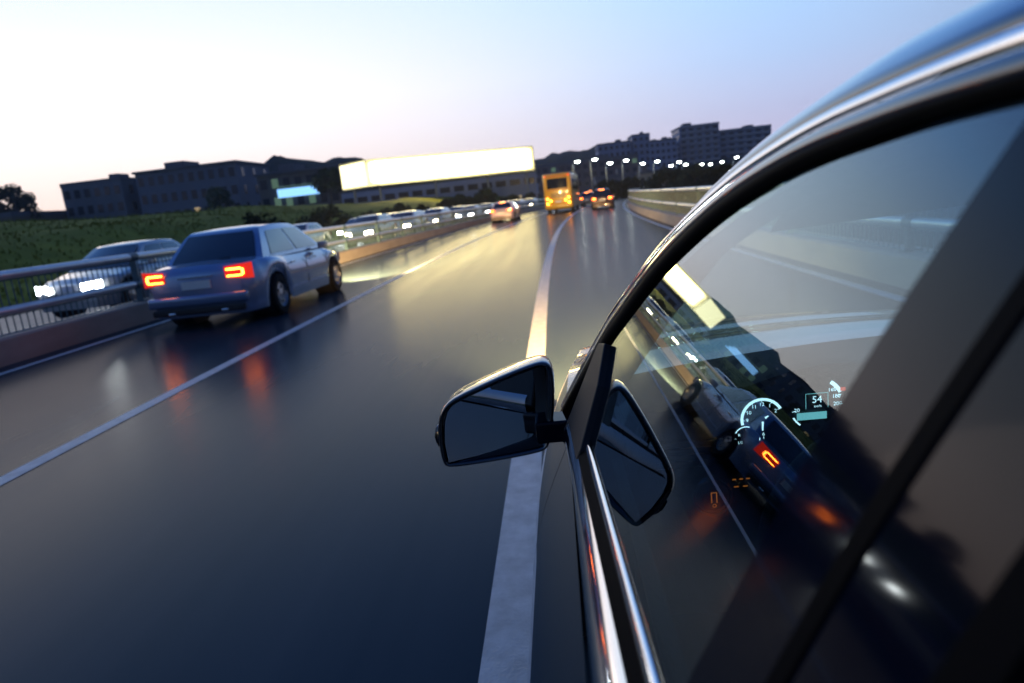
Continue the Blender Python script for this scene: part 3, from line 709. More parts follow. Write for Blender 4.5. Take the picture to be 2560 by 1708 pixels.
# the yellow bus
def make_bus():
    root = thing('yellow_bus', 'yellow coach seen from behind with glowing tail lamps in the middle lane', 'bus')
    W, L, H = 2.35, 9.5, 3.25; w = W / 2; hl = L / 2
    m = MB(); m.box((0, 0, .35 + (H - .35) / 2), (W, L, H - .35)); m.build('body', 'yellow_paint', root, bevel=.16, smooth=True)
    m = MB(); m.grid([[(lerp(-.86, .86, u), -hl - .015 - .03 * (1 - (2 * u - 1) ** 2), lerp(2.02, 2.86, v)) for u in [k / 8 for k in range(9)]] for v in (0, .5, 1)]); m.build('rear_window', 'car_glass', root, smooth=True)
    m = MB(); m.box((0, -hl - .03, 3.03), (1.9, .10, .14)); m.build('roof_spoiler', 'orange_trim', root, bevel=.04)
    m = MB(); m.box((0, -hl - .02, 1.93), (1.9, .06, .07)); m.build('window_sill', 'orange_trim', root, bevel=.015)
    for k in range(6):
        pass
    m = MB()
    for k in range(6): m.box((0, -hl - .012, 1.32 + .06 * k), (1.2, .03, .028))
    m.build('engine_grille', 'bus_shade', root)
    m = MB(); m.box((0, -hl - .04, .58), (W * .98, .14, .28)); m.build('rear_bumper', 'yellow_paint', root, bevel=.05, smooth=True)
    m = MB(); m.box((0, -hl - .11, .93), (.5, .02, .15)); m.build('number_plate', 'plate', root)
    for s in (-1, 1):
        for zc, mt in ((1.22, 'tail_hot'), (1.02, 'tail'), (.82, 'amber')):
            m = MB(); m.lathe([(-.05, .001), (-.045, .06), (-.02, .088), (.03, .09)], (s * .90, -hl - .01, zc), 'y', 16); m.build('tail_light', mt, root, smooth=True)
        m = MB(); m.lathe([(-.05, .001), (-.045, .05), (0, .07)], (s * .62, -hl - .01, 1.02), 'y', 14); m.build('fog_lamp', 'amber', root, smooth=True)
        m = MB(); m.box((s * .95, -hl - .02, 3.05), (.16, .04, .08)); m.build('marker_lamp', 'tail', root)
        for k in range(5):
            y = -hl + .75 + 1.62 * k
            m = MB(); m.box((s * (w + .004), y + .72, 2.30), (.03, 1.50, .95)); m.build('side_window', 'car_glass', root, bevel=.01)
        m = MB(); m.box((s * (w + .004), .0, 1.0), (.02, L * .8, .10)); m.build('side_stripe', 'orange_trim', root)
        for y in (-hl + 1.9, hl - 2.0):
            m = MB(); m.lathe([(-.14, .26), (-.14, .42), (-.11, .47), (.11, .47), (.14, .42), (.14, .26)], (s * (w - .16), y, .47), 'x', 22); wh = m.build('wheel', 'tyre', root, smooth='auto')
            m = MB(); m.lathe([(s * .13, .26), (s * .06, .24), (s * .09, .08), (s * .12, .001)], (s * (w - .16), y, .47), 'x', 18); m.build('rim', 'alloy', wh, smooth='auto')
        m = MB(); m.box((s * (w + .18), hl - .1, 2.35), (.16, .10, .42)); m.tube([(s * (w - .05), hl - .1, 2.7), (s * (w + .18), hl - .1, 2.62)], .025, 6); m.build('door_mirror', 'bumper_black', root)
    m = MB(); m.box((0, 0, .38), (W * .86, L * .9, .2)); m.build('underbody', 'bumper_black', root)
    return root
drive(make_bus(), -1.92, 63.5)

# thin dusk haze over the valley: far blocks lighten and turn blue
hz = MB(); hz.box((0, 240, 28.5), (1500, 900, 65)); hzo = hz.build('haze', 'soil')
hm = bpy.data.materials.new('haze'); hm.use_nodes = True; hm.node_tree.nodes.clear()
pv = hm.node_tree.nodes.new('ShaderNodeVolumePrincipled'); pv.inputs['Color'].default_value = (.72, .82, 1, 1); pv.inputs['Density'].default_value = .00035; pv.inputs['Anisotropy'].default_value = .0
ho = hm.node_tree.nodes.new('ShaderNodeOutputMaterial'); hm.node_tree.links.new(pv.outputs[0], ho.inputs['Volume'])
hzo.data.materials.clear(); hzo.data.materials.append(hm); tag(hzo, 'thin bluish dusk haze over the far buildings', 'haze', kind='stuff')

# ================================================================== the near black car (camera rides beside its rear door)
XC = .80; TILT = math.tan(R(23.9)); CT, ST = math.cos(R(23.9)), math.sin(R(23.9))
hero = thing('black_car', 'glossy black car filling the right side, chrome window trim, lit dials behind its door glass', 'car', (XC, .7, 0))
def side(v, s): return v if s > 0 else (2 * XC - v[0], v[1], v[2])
def HB(mb, name, mat, parent=None, **k):
    if parent is None or parent is hero: return mb.build(name, mat, hero, world=True, **k)
    o = mb.build(name, mat, None, **k)
    me = o.data
    for v in me.vertices: v.co -= hero.location
    o.parent = parent; return o
def onplane(y, z, h=0.0, d=(0, 0)):
    """point of the door-glass plane, h metres proud of it (outwards)"""
    u = (z - 1.0) / .42                                    # the pane curls inwards above its middle
    return ((z - .96) * TILT + .0219 * max(0, (u - .45) / .55) ** 2 - h * CT, y, z + h * ST)
TP = catmull([(1.50, .905), (1.455, .953), (1.406, 1.001), (1.262, 1.135), (1.156, 1.204), (1.059, 1.265), (1.0, 1.298), (.92, 1.334), (.845, 1.363), (.77, 1.3855), (.676, 1.4055), (.597, 1.4170),
              (.529, 1.4230), (.456, 1.4280), (.364, 1.4318), (.25, 1.4345), (.1, 1.4355), (-.15, 1.432), (-.4, 1.421), (-.62, 1.398), (-.80, 1.362), (-.95, 1.305), (-1.09, 1.225), (-1.2, 1.135), (-1.27, 1.05)], 5)
def pnorm(i):
    a, b = TP[max(i - 1, 0)], TP[min(i + 1, len(TP) - 1)]
    ty, ts = b[0] - a[0], (b[1] - a[1]) / CT
    l = math.hypot(ty, ts); ty, ts = ty / l, ts / l
    return (ts, -ty) if -ty > 0 or ts > 0 else (ts, -ty)
NP = [pnorm(i) for i in range(len(TP))]
def off(i, d, h=0.0):
    y, z = TP[i]; ny, ns = NP[i]
    return onplane(y + ny * d, z + ns * d * CT, h)
def fw(y): return min(1, max(0, (y - .45) / .55))        # 0 over the roof, 1 along the windscreen pillar
def dC0(y): return lerp(.0165, .015, fw(y))
def dC1(y): return lerp(.0175, .017, fw(y))
def dC2(y): return lerp(.0345, .040, fw(y))
def dS(y): return -lerp(.0080, .032, min(1, max(0, (y - .45) / .65)))
i_split = min(range(len(TP)), key=lambda i: abs(TP[i][0] - .60))
i_rear = min(range(len(TP)), key=lambda i: abs(TP[i][0] + .78))
def strip(name, mat, prof, s, i0=0, i1=None, parent=None, **k):
    """sweep a (d,h) section along the window arch; prof(y) gives the list"""
    i1 = len(TP) if i1 is None else i1
    mb = MB(); mb.grid([[side(off(i, d, h), s) for d, h in prof(TP[i][0])] for i in range(i0, i1)])
    return HB(mb, name, mat, parent, smooth=True, **k)
def halfround(a, b, hmax, base=0.0, n=8):
    return [(lerp(a, b, k / n), base + hmax * math.sin(PI * k / n)) for k in range(n + 1)]
def belt(y): return 1.020 + .072 * (1.0 - y) if y > -.4 else 1.1208 + .02 * (-.4 - y)
def shoulder(y):
    """lower edge of the belt moulding: start of the door skin"""
    z = belt(y)
    if y > 1.30: z = belt(1.30)
    return z - .085
def hoodz(y):
    return smooth_interp([(1.25, shoulder(1.25)), (1.9, .885), (2.5, .825), (2.9, .755), (3.06, .68), (3.12, .60)], y) if y > 1.25 else (shoulder(y) if y > -1.0 else smooth_interp([(-1.72, .97), (-1.0, shoulder(-1.0))], y))
def taper(y):
    if y > 1.5: return .075 * ((y - 1.5) / 1.1) ** 2 + (.22 * max(0, (y - 2.72) / .40) ** 2.4)
    if y < -.7: return .07 * ((-.7 - y) / .9) ** 2 + .16 * max(0, (-1.45 - y) / .3) ** 2
    return 0
PROF = [(0.0, -.010), (.10, -.046), (.22, -.083), (.36, -.110), (.50, -.124), (.68, -.137), (.86, -.122), (1.0, -.085)]   # depth fraction below the shoulder -> x
WHEELS = (2.20, -.62); WR = .335
def zlow(y):
    z = .19
    for wy in WHEELS:
        d = abs(y - wy); r = WR + .055
        if d < r: z = max(z, .325 + math.sqrt(r * r - d * d))
    return z
def skin_row(y, n=18):
    top, lo = hoodz(y), zlow(y); row = []
    for k in range(n + 1):
        z = lerp(top, lo, k / n)
        t = (top - z) / (top - .19)
        x = smooth_interp(PROF, t) if False else interp(PROF, t)
        row.append((x + taper(y) + (.012 if z < .24 else 0), y, z))
    return row
def smoothrow(row):
    out = list(row)
    for _ in range(2):
        out = [out[0]] + [tuple((a[i] + 2 * b[i] + c[i]) / 4 for i in range(3)) for a, b, c in zip(out, out[1:], out[2:])] + [out[-1]]
    return out
def panel_ys(a, b, step=.045): n = max(2, int((b - a) / step)); return [lerp(a, b, k / n) for k in range(n + 1)]
for s in (1, -1):
    for nm, a, b in (('front_wing', 1.312, 3.12), ('front_door', .322, 1.307), ('rear_door', -.66, .317), ('rear_wing', -1.72, -.665)):
        mb = MB(); mb.grid([[side(p, s) for p in smoothrow(skin_row(y))] for y in panel_ys(a, b)])
        # turn the panel edges inwards so that it has thickness
        for y in (a, b):
            r = smoothrow(skin_row(y)); mb.grid([[side(p, s) for p in r], [side((p[0] + .025, p[1], p[2]), s) for p in r]])
        pn = HB(mb, nm, 'paint', smooth='auto')
        if 'door' in nm:
            hy = a + .14; zz = .80; mb = MB()
            mb.tube([side((-.105, hy, zz), s), side((-.150, hy + .03, zz + .004), s), side((-.155, hy + .10, zz + .006), s), side((-.150, hy + .17, zz + .004), s), side((-.105, hy + .2, zz), s)], .011, 8)
            HB(mb, 'door_handle', 'chrome', pn, smooth=True)
# sills, bonnet, nose, boot, tail
mb = MB()
mb.box((XC, .75, .22), (1.44, 3.9, .06)); HB(mb, 'underbody', 'black_plastic')
def across(y, n=14, crown=.05, dy=0.0):
    e = smoothrow(skin_row(y))[0]; row = []
    for k in range(n + 1):
        u = k / n; x = lerp(e[0], 2 * XC - e[0], u); c = 1 - (2 * u - 1) ** 2
        row.append((x, y + dy * c, e[2] + crown * c ** .8 + (.0)))
    return row
mb = MB(); mb.grid([across(y, dy=.22 * max(0, 1 - (y - 1.47) / 1.0) if y < 2.47 else .16 * max(0, (y - 2.6) / .52)) for y in panel_ys(1.47, 3.12, .06)]); HB(mb, 'bonnet', 'paint', smooth='auto')
mb = MB(); mb.grid([across(y, crown=.03, dy=-.10 * max(0, (-1.2 - y) / .52)) for y in panel_ys(-1.72, -1.22, .06)]); HB(mb, 'boot_lid', 'paint', smooth='auto')
def endcap(name, y, dy, out):
    rows = []; top = across(y, dy=dy, crown=.05 if y > 0 else .03); n = len(top) - 1
    for k in range(9):
        f = k / 8; rows.append([(p[0], p[1] + out * math.sin(PI * min(1, f * 1.2)) , lerp(p[2], .22, f)) for p in top])
    mb = MB(); mb.grid(rows); return HB(mb, name, 'paint', smooth='auto')
nose = endcap('front_bumper', 3.12, .16, .06); tail = endcap('rear_bumper', -1.72, -.10, -.07)
mb = MB(); mb.box((XC, 3.325, .50), (.72, .03, .20)); HB(mb, 'grille', 'chrome', bevel=.012)
mb = MB(); mb.box((XC, -1.905, .72), (.52, .012, .12)); HB(mb, 'number_plate', 'plate')
for s in (1, -1):
    mb = MB(); mb.grid([[side((.16 + .20 * u + .004, 3.10 + .155 * u ** .6 + .006 + .02 * math.sin(PI * v), lerp(.66, .54, v) + .02 * u), s) for v in (0, .25, .5, .75, 1)] for u in (0, .25, .5, .75, 1)]); HB(mb, 'headlight', 'lens_clear', smooth=True)
    mb = MB(); mb.grid([[side((.10 + .30 * u, -1.745 - .095 * u ** .6 - .02 * math.sin(PI * v), lerp(.86, .70, v)), s) for v in (0, .25, .5, .75, 1)] for u in (0, .25, .5, .75, 1)]); HB(mb, 'tail_light', 'tail_lens', smooth=True)
    for wy in WHEELS:
        cx = side((.02, 0, 0), s)[0]; o = -1 if s > 0 else 1
        mb = MB(); mb.lathe([(-.10, .22), (-.105, .31), (-.085, WR), (.085, WR), (.105, .31), (.10, .22)], (cx, wy, WR), 'x', 36); w = HB(mb, 'wheel', 'tyre', smooth='auto')
        mb = MB(); mb.lathe([(o * .095, .235), (o * .085, .22), (o * .03, .215)], (cx, wy, WR), 'x', 36)
        for k in range(10):
            a = 2 * PI * k / 10; c0, s0 = math.cos(a), math.sin(a)
            mb.tube([(cx + o * .075, wy + .04 * c0, WR + .04 * s0), (cx + o * .085, wy + .22 * c0, WR + .22 * s0)], [.022, .014], 6)
        mb.lathe([(o * .06, .001), (o * .095, .03), (o * .085, .055), (o * .05, .06)], (cx, wy, WR), 'x', 20)
        HB(mb, 'rim', 'alloy', w, smooth='auto')
        mb = MB(); mb.lathe([(0, WR + .06), (o * -.22, WR + .06), (o * -.23, .05)], (side((-.07, 0, 0), s)[0] - o * 0, wy, .325), 'x', 36); HB(mb, 'wheel_well', 'black_plastic', smooth='auto')

# window arch: seal, painted frame, chrome surround; roof rail and roof
UPS = [[(.3, .010), (.6, .012), (.9, .015), (1.1, .010), (1.3, .006)], [(.3, .022), (.6, .026), (.9, .027), (1.1, .018), (1.3, .010)],
       [(.3, .038), (.6, .043), (.9, .036), (1.1, .021), (1.3, .012)], [(.3, .060), (.6, .064), (.9, .046), (1.1, .024), (1.3, .012)]]
roof_rows = []
for i in range(len(TP)):
    y = TP[i][0]; w = fw(y); wr = min(1, max(0, (-.6 - y) / .4))
    P0 = Vector(off(i, dC2(y) + .0025, -.001))
    ups = [interp(tab, y) for tab in UPS]; ins = (.012, lerp(.030, .028, w), lerp(.06, .05, w), lerp(.12, .085, w)); fwds = (.008, .016, .026, .034)
    roof_rows.append([P0 + Vector((.002, 0, -.004)), P0] + [P0 + Vector((ins[k], fwds[k] * w - (.01, .014, .02, .03)[k] * wr, ups[k])) for k in range(4)])
for s in (1, -1):
    strip('window_seal', 'rubber', lambda y: [(dS(y) + .004, -.012), (dS(y), .001), (dS(y) * .6, .0065), (dS(y) * .25, .0065), (0, .003)], s, 1)
    strip('window_frame', 'paint', lambda y: [(-.0012, .000), (0.0, .0045), (dC0(y) * .25, .0062), (dC0(y) * .6, .0068), (dC0(y) * .92, .0045), (dC0(y), .000)], s, 1)
    strip('chrome_surround', 'chrome', lambda y: [(d, hh + lerp(.0035, -.0055, k / 8)) for k, (d, hh) in enumerate(halfround(dC0(y), dC2(y), lerp(.0075, .0085, fw(y)), .0006))], s, 1)
    strip('roof_gap_seal', 'rubber', lambda y: [(dC2(y) - .002, -.004), (dC2(y) + .003, -.0035), (dC2(y) + .008, -.006)], s, 1)
    # inside trim of the windscreen pillar
    mb = MB(); mb.grid([[side(off(i, dS(TP[i][0]) - .002, -.016), s), side(off(i, dS(TP[i][0]) + .004, -.05), s), side((roof_rows[i][-1].x + .012, roof_rows[i][-1].y - .045, roof_rows[i][-1].z - .045), s), side((roof_rows[i][-1].x + .035, roof_rows[i][-1].y - .02, roof_rows[i][-1].z - .022), s)] for i in range(3, i_split + 14)]); HB(mb, 'pillar_lining', 'liner', smooth=True)
    mb = MB(); mb.grid([[side((lerp(.30, .74, u), lerp(.66, .985, v) + .03 * u, lerp(1.452, 1.318, v) + .012 * u + .012 * math.sin(PI * v)), s) for u in (0, .33, .66, 1)] for v in (0, .2, .4, .6, .8, 1)] ); HB(mb, 'sun_visor', 'liner', smooth=True)
    mb = MB(); mb.grid([[side(p, s) for p in r] for r in roof_rows]); HB(mb, 'roof_rail', 'paint', smooth=True)
def spanrow(i, n=16):
    c = roof_rows[i][-1]; y = TP[i][0]; row = []
    for k in range(n + 1):
        u = k / n; x = lerp(c.x, 2 * XC - c.x, u); e = 1 - (2 * u - 1) ** 2
        fwd = .10 * min(1, max(0, (y - .1) / .5)) + .10 * fw(y) * (y > .6) - .12 * min(1, max(0, (-.3 - y) / .5))
        row.append((x, c.y + fwd * e, c.z + .030 * e * (1 - .6 * fw(y))))
    return row
mb = MB(); mb.grid([spanrow(i) for i in range(i_split, i_rear + 1)]); HB(mb, 'roof', 'paint', smooth=True)
mb = MB(); mb.grid([[(p[0], p[1], p[2] - .03) for p in spanrow(i)] for i in range(i_split, i_rear + 1)]); HB(mb, 'headliner', 'liner', smooth=True)
mb = MB(); mb.grid([spanrow(i) for i in range(4, i_split + 1)], flip=True); ws = HB(mb, 'windscreen', 'screen', smooth=True)
mb = MB(); mb.grid([spanrow(i) for i in range(i_rear, len(TP))]); HB(mb, 'rear_window', 'screen', smooth=True)
for o in (ws,): pass

# belt line: chrome moulding, wiper rubber and thin bright strip, door glass
for s in (1, -1):
    def moulding(y):
        zb, xg = belt(y), (belt(y) - .96) * TILT
        xo = -lerp(.050, .033, min(1, max(0, (y - .42) / .58))); n = 9; out = []
        for k in range(n + 1):
            t = k / n; bx = lerp(xg + xo, xg - .021, t); bz = lerp(zb - .080, zb - .033, t); h = .0085 * math.sin(PI * t) ** .8
            out.append(side((bx - h * .80, y, bz + h * .55), s))
        return out
    ys = panel_ys(-.95, 1.285, .05)
    mb = MB(); mb.grid([moulding(y) for y in ys]); HB(mb, 'belt_moulding', 'chrome', smooth=True)
    mb = MB(); mb.grid([[side(((belt(y) - .96) * TILT + dx, y, belt(y) + dz), s) for dx, dz in ((-.021, -.040), (-.021, -.033), (-.019, -.029), (-.013, -.025), (-.009, -.021), (-.009, -.03))] for y in ys]); HB(mb, 'window_wiper_seal', 'rubber', smooth='auto')
    mb = MB(); mb.grid([[side(((belt(y) - .96) * TILT + dx, y, belt(y) + dz), s) for dx, dz in ((-.009, -.021), (-.0088, -.016), (-.0068, -.011), (-.0038, -.008), (-.001, -.008))] for y in ys]); HB(mb, 'seal_bead', 'chrome', smooth=True)
    def arch_z(y, fr=dS):
        best = None
        pts = [off(i, fr(TP[i][0]) + .003) for i in range(len(TP))]
        for a, b in zip(pts, pts[1:]):
            if min(a[1], b[1]) <= y <= max(a[1], b[1]) and abs(a[1] - b[1]) > 1e-6:
                z = lerp(a[2], b[2], (y - a[1]) / (b[1] - a[1]))
                best = z if best is None else max(best, z)
        return best
    def pane(name, y0f, y1f, ylo, yhi, matn='glass', n=40, h=-.004):
        """glass between the belt and the arch, bounded by raked lines y0f(z), y1f(z)"""
        rows = []
        for k in range(n + 1):
            v = k / n; row = []
            for j in range(15):
                t = j / 14; yy = lerp(max(y0f(1.2), ylo), min(y1f(1.2), yhi), v)
                for _ in range(4):
                    zt = arch_z(yy) or belt(yy) + .002
                    z = lerp(belt(yy) - .02, max(zt, belt(yy)), t)
                    yy = lerp(max(y0f(z), ylo), min(y1f(z), yhi), v)
                bul = 0
                row.append(side(onplane(yy, z, h + bul), s))
            rows.append(row)
        mb = MB(); mb.grid(rows, flip=(s < 0))
        o = HB(mb, name, matn, smooth=True, fix=False)
        return o
    yB = lambda z: .390 - .145 * (z - 1.107)                    # front edge of the B pillar
    pane('front_window', yB, lambda z: 9, .30, 1.46)
    pane('rear_window_glass', lambda z: -9, lambda z: .208 - .10 * (z - 1.25), -1.2, .25)
    # gloss B pillar covers and the door gap between them
    def cover(name, f0, f1, mat, h0, z0=None, z1=1.436, n=16):
        mb = MB(); rows = []
        for k in range(n + 1):
            t = k / n; ya, yb_ = f0(1.2), f1(1.2); z_lo = belt(.3) - .02; z = lerp(z_lo, z1, t); y0, y1 = f0(z), f1(z)
            row = [side(onplane(y0, z, -.03), s)]
            for u in (0, .02, .3, .7, .98, 1): row.append(side(onplane(lerp(y0, y1, u), z, h0), s))
            row.append(side(onplane(y1, z, -.03), s)); rows.append(row)
        mb.grid(rows); return HB(mb, name, mat, smooth='auto')
    yG = lambda z: .304 - .13 * (z - 1.2)
    cover('pillar_cover', yG, lambda z: yB(z), 'gloss_black', -.0032)
    cover('door_gap_seal', lambda z: yG(z) - .014, yG, 'rubber', -.0015)
    cover('pillar_cover', lambda z: .212 - .10 * (z - 1.25), lambda z: yG(z) - .014, 'gloss_black', -.0032)
    cover('rear_pane_seal', lambda z: .190 - .10 * (z - 1.25), lambda z: .212 - .10 * (z - 1.25), 'rubber', .002)
    # mirror post in front of the sliding pane
    poly = [(1.318, .935), (1.272, 1.113), (1.262, 1.120), (1.190, 1.134), (1.180, 1.128), (1.104, 1.083), (1.045, .995), (1.045, .955)]
    mb = MB(); mb.prism([side(onplane(y, z, .008), s) for y, z in poly], Vector(side(onplane(0, 1, -.02), s)) - Vector(side(onplane(0, 1, .008), s))); HB(mb, 'mirror_post', 'black_plastic', bevel=.003)

# ------------------------------------------------------------------ door mirrors
RIM = [(-.050, 1.065), (-.034, 1.058), (-.027, 1.040), (-.034, .960), (-.050, .880), (-.062, .867), (-.085, .861), (-.180, .850), (-.272, .8445), (-.287, .850), (-.291, .866), (-.294, .905), (-.289, .950), (-.279, .977), (-.262, .995), (-.235, 1.008), (-.140, 1.042), (-.075, 1.061)]
def ring(scale, y, dz=0.0, dx=0.0, inset=0.0):
    cx, cz = -.165, .955; out = []
    pts = [Vector((p[0], p[1])) for p in RIM]; n = len(pts)
    for k in range(n):
        p = pts[k]
        if inset:
            t = (pts[(k + 1) % n] - pts[k - 1]).normalized(); nn = Vector((t.y, -t.x))
            if (Vector((cx, cz)) - p).dot(nn) < 0: nn = -nn
            p = p + nn * inset
        out.append((cx + (p.x - cx) * scale + dx, y, cz + (p.y - cz) * scale + dz))
    return out
for s in (1, -1):
    mb = MB()
    rings = [ring(1, 1.402, inset=.012), ring(1, 1.395, inset=.0085), ring(1, 1.392, inset=.004), ring(1, 1.396), ring(1.01, 1.412), ring(1.0, 1.45), ring(.95, 1.50), ring(.82, 1.545, dx=.006), ring(.60, 1.575, dx=.012), ring(.3, 1.592, dx=.016), ring(.02, 1.597, dx=.018)]
    mb.grid([[side(p, s) for p in r] for r in rings], close=True); mh = HB(mb, 'door_mirror', 'paint', smooth=True, sub=1)
    mb = MB(); mb.grid([[side(p, s) for p in r] for r in (ring(1, 1.400, inset=.011), ring(1, 1.415, inset=.016), ring(1, 1.47, inset=.018))], close=True); HB(mb, 'mirror_bezel', 'black_plastic', mh, smooth=True)
    nv = Vector((.262, -.958, .108)).normalized(); ctr = Vector((-.165, 1.435, .955))
    mb = MB(); pts = []
    for p in ring(1, 1.43, inset=.015):
        yy = ctr.y - (nv.x * (p[0] - ctr.x) + nv.z * (p[2] - ctr.z)) / nv.y
        pts.append((p[0], yy, p[2]))
    mb.prism([side(p, s) for p in pts], (0, .004, 0)); HB(mb, 'mirror_glass', 'mirror', mh)
    mb = MB(); mb.box(side((-.03, 1.425, .909), s), (.10, .075, .048)); HB(mb, 'mirror_arm', 'gloss_black', mh, bevel=.006)
    mb = MB(); mb.grid([[side((-.294 - .006 * math.sin(PI * u) + .004 * v, 1.40 + .10 * v, lerp(.895, .94, u)), s) for u in (0, .25, .5, .75, 1)] for v in (0, .3, .6, 1)]); HB(mb, 'turn_signal', 'lens_clear', mh, smooth=True)

# ------------------------------------------------------------------ cabin
for s in (1, -1):
    mb = MB(); ys = panel_ys(-1.0, 1.45, .2)
    mb.grid([[side((x, y, z), s) for x, z in ((.055, belt(y) - .03), (.075, belt(y) - .045), (.085, .80), (.125, .72), (.125, .66), (.09, .62), (.085, .28))] for y in ys]); HB(mb, 'door_trim', 'leather', smooth='auto')
    # inside of the pillars
    mb = MB(); mb.grid([[side(onplane(f, z, -.035), s) for f in (yB(z) + .005, .18 - .10 * (z - 1.25))] + [side(onplane(.16, z, -.09), s), side(onplane(yB(z) - .04, z, -.09), s), side(onplane(yB(z) + .005, z, -.035), s)] for z in (1.0, 1.1, 1.2, 1.3, 1.42)]); HB(mb, 'pillar_trim', 'liner', smooth='auto')
mb = MB(); mb.box((XC, .3, .27), (1.42, 2.9, .04)); HB(mb, 'cabin_floor', 'leather')
# dashboard with cowl over the dials
def dashtop(x, v):
    """v 0 at the driver's side edge, 1 at the windscreen"""
    base = lerp(1.005, 1.000, v); c = math.exp(-((x - .44) / .19) ** 2)
    return base + .075 * c * (1 - v) ** .7
xs = [.09 + 1.42 * k / 30 for k in range(31)]
mb = MB(); rows = []
for x in xs:
    e = 1 - ((x - XC) / .71) ** 2; row = []
    yf = 1.155 - .03 * math.exp(-((x - .44) / .2) ** 2)
    row += [(x, 1.25, .55), (x, 1.19, .62), (x, 1.17, .75), (x, 1.175, .90)]
    hood = math.exp(-((x - .42) / .16) ** 6)
    row += [(x, lerp(1.16, 1.185, hood), lerp(.96, .925, hood))]
    row += [(x, lerp(1.15, 1.215, hood), dashtop(x, 0) - lerp(.02, .026, hood)), (x, yf, dashtop(x, 0) - .012), (x, yf + .006, dashtop(x, 0)), (x, yf + .03, dashtop(x, .05) + .004)]
    for v in (.3, .6, 1): row.append((x, lerp(yf, 1.44 + .17 * e, v), dashtop(x, v)))
    rows.append(row)
mb.grid(rows); dash = HB(mb, 'dashboard', 'dash', smooth='auto')
# dials sit in the binnacle, facing back and a little upwards
DY = 1.150
def face(cx, cz, a, r, dy=0.0): return (cx + r * math.sin(a), DY + .25 * (cz - .99) + dy + .25 * r * math.cos(a) * .3, cz + r * math.cos(a))
def dial(name, cx, cz, r, arc0, arc1, labels, ticks, lab_r=.70, ts=.20, needle=None, ring_w=.13, ring=True):
    mb = MB(); n = 40
    mb.add([face(cx, cz, 2 * PI * k / n, r * 1.1) for k in range(n)], [tuple(range(n))]); d = HB(mb, name, 'dial', dash, fix=False)
    mb = MB()
    if ring:
        k_n = 44; mb.grid([[face(cx, cz, lerp(arc0, arc1, k / k_n), rr, -.002) for rr in (r * (1 - ring_w), r)] for k in range(k_n + 1)])
    for a in ticks:
        p, q = face(cx, cz, a, r * .80, -.002), face(cx, cz, a, r * .92, -.002); w = r * .012
        mb.add([(p[0] - w * math.cos(a), p[1], p[2] + w * math.sin(a)), (p[0] + w * math.cos(a), p[1], p[2] - w * math.sin(a)), (q[0] + w * math.cos(a), q[1], q[2] - w * math.sin(a)), (q[0] - w * math.cos(a), q[1], q[2] + w * math.sin(a))], [(0, 1, 2, 3)])
    HB(mb, 'scale_ring', 'dial_glow', d, fix=False)
    mb = MB()
    for t, a in labels:
        c = face(cx, cz, a, r * lab_r, -.002); vs_, fs_ = text_mesh(t, r * ts)
        mb.add([(c[0] + v.x, c[1], c[2] + v.y) for v in vs_], fs_)
    HB(mb, 'numerals', 'dial_glow', d, fix=False)
    if needle:
        mb = MB()
        for a, l0, l1, w in needle:
            p, q = face(cx, cz, a, r * l0, -.003), face(cx, cz, a, r * l1, -.003); w *= r
            ca, sa = math.cos(a) * w, math.sin(a) * w
            mb.add([(p[0] - ca, p[1], p[2] + sa), (p[0] + ca, p[1], p[2] - sa), (q[0] + ca * .6, q[1], q[2] - sa * .6), (q[0] - ca * .6, q[1], q[2] + sa * .6)], [(0, 1, 2, 3)])
        HB(mb, 'hand', 'dial_glow', d, fix=False)
    return d
clk = dial('clock', .327, .986, .0375, R(-170), R(62), [(t, R(30 * int(t))) for t in ('12', '1', '2', '6', '7', '8', '9', '10', '11')], [R(30 * k) for k in (12, 1, 2, 6, 7, 8, 9, 10, 11)], lab_r=.70, ts=.24, needle=[(R(184), .10, .52, .05), (R(60), .12, .3, .05)])
fuel = dial('fuel_gauge', .296, .957, .021, R(-60), R(20), [('R', R(-62)), ('1/1', R(-125))], [R(-90)], lab_r=.62, ts=.34, ring_w=.09)
spd = dial('speedometer', .420, 1.004, .047, R(-140), R(-118), [('0', R(-128)), ('20', R(-105)), ('160', R(50)), ('180', R(72)), ('200', R(94))], [R(a) for a in (-128, -105, 50, 72, 94)], lab_r=.74, ts=.20, ring_w=.06)
# lit stretch of the speed scale and central read-out
mb = MB(); mb.grid([[face(.420, 1.004, lerp(R(34), R(66), k / 14), rr * .047, -.003) for rr in (.86, 1.0)] for k in range(15)]); HB(mb, 'scale_arc', 'dial_glow', spd, fix=False)
mb = MB(); cxd, czd = .418, 1.012; yy = DY - .004
def rectf(m_, x0, x1, z0, z1, y): m_.add([(x0, y, z0), (x1, y, z0), (x1, y, z1), (x0, y, z1)], [(0, 1, 2, 3)])
for (x0, x1, z0, z1) in ((cxd - .019, cxd + .019, czd + .0125, czd + .0135), (cxd - .019, cxd - .018, czd - .0135, czd + .0125), (cxd + .018, cxd + .019, czd - .0135, czd + .0125)): rectf(mb, x0, x1, z0, z1, yy - .001)
rectf(mb, cxd - .034, cxd + .016, czd - .033, czd - .020, yy - .001); HB(mb, 'display_frame', 'display_glow', spd, fix=False)
mb = MB(); vs_, fs_ = text_mesh('54', .017); mb.add([(cxd + v.x, yy - .002, czd + .002 + v.y) for v in vs_], fs_)
vs_, fs_ = text_mesh('km/h', .0062); mb.add([(cxd + .001 + v.x, yy - .002, czd - .0095 + v.y) for v in vs_], fs_); HB(mb, 'read_out', 'dial_glow', spd, fix=False)
mb = MB(); mb.box((.462, DY - .003, 1.028), (.008, .002, .006)); HB(mb, 'warning_light', 'red_glow', spd)
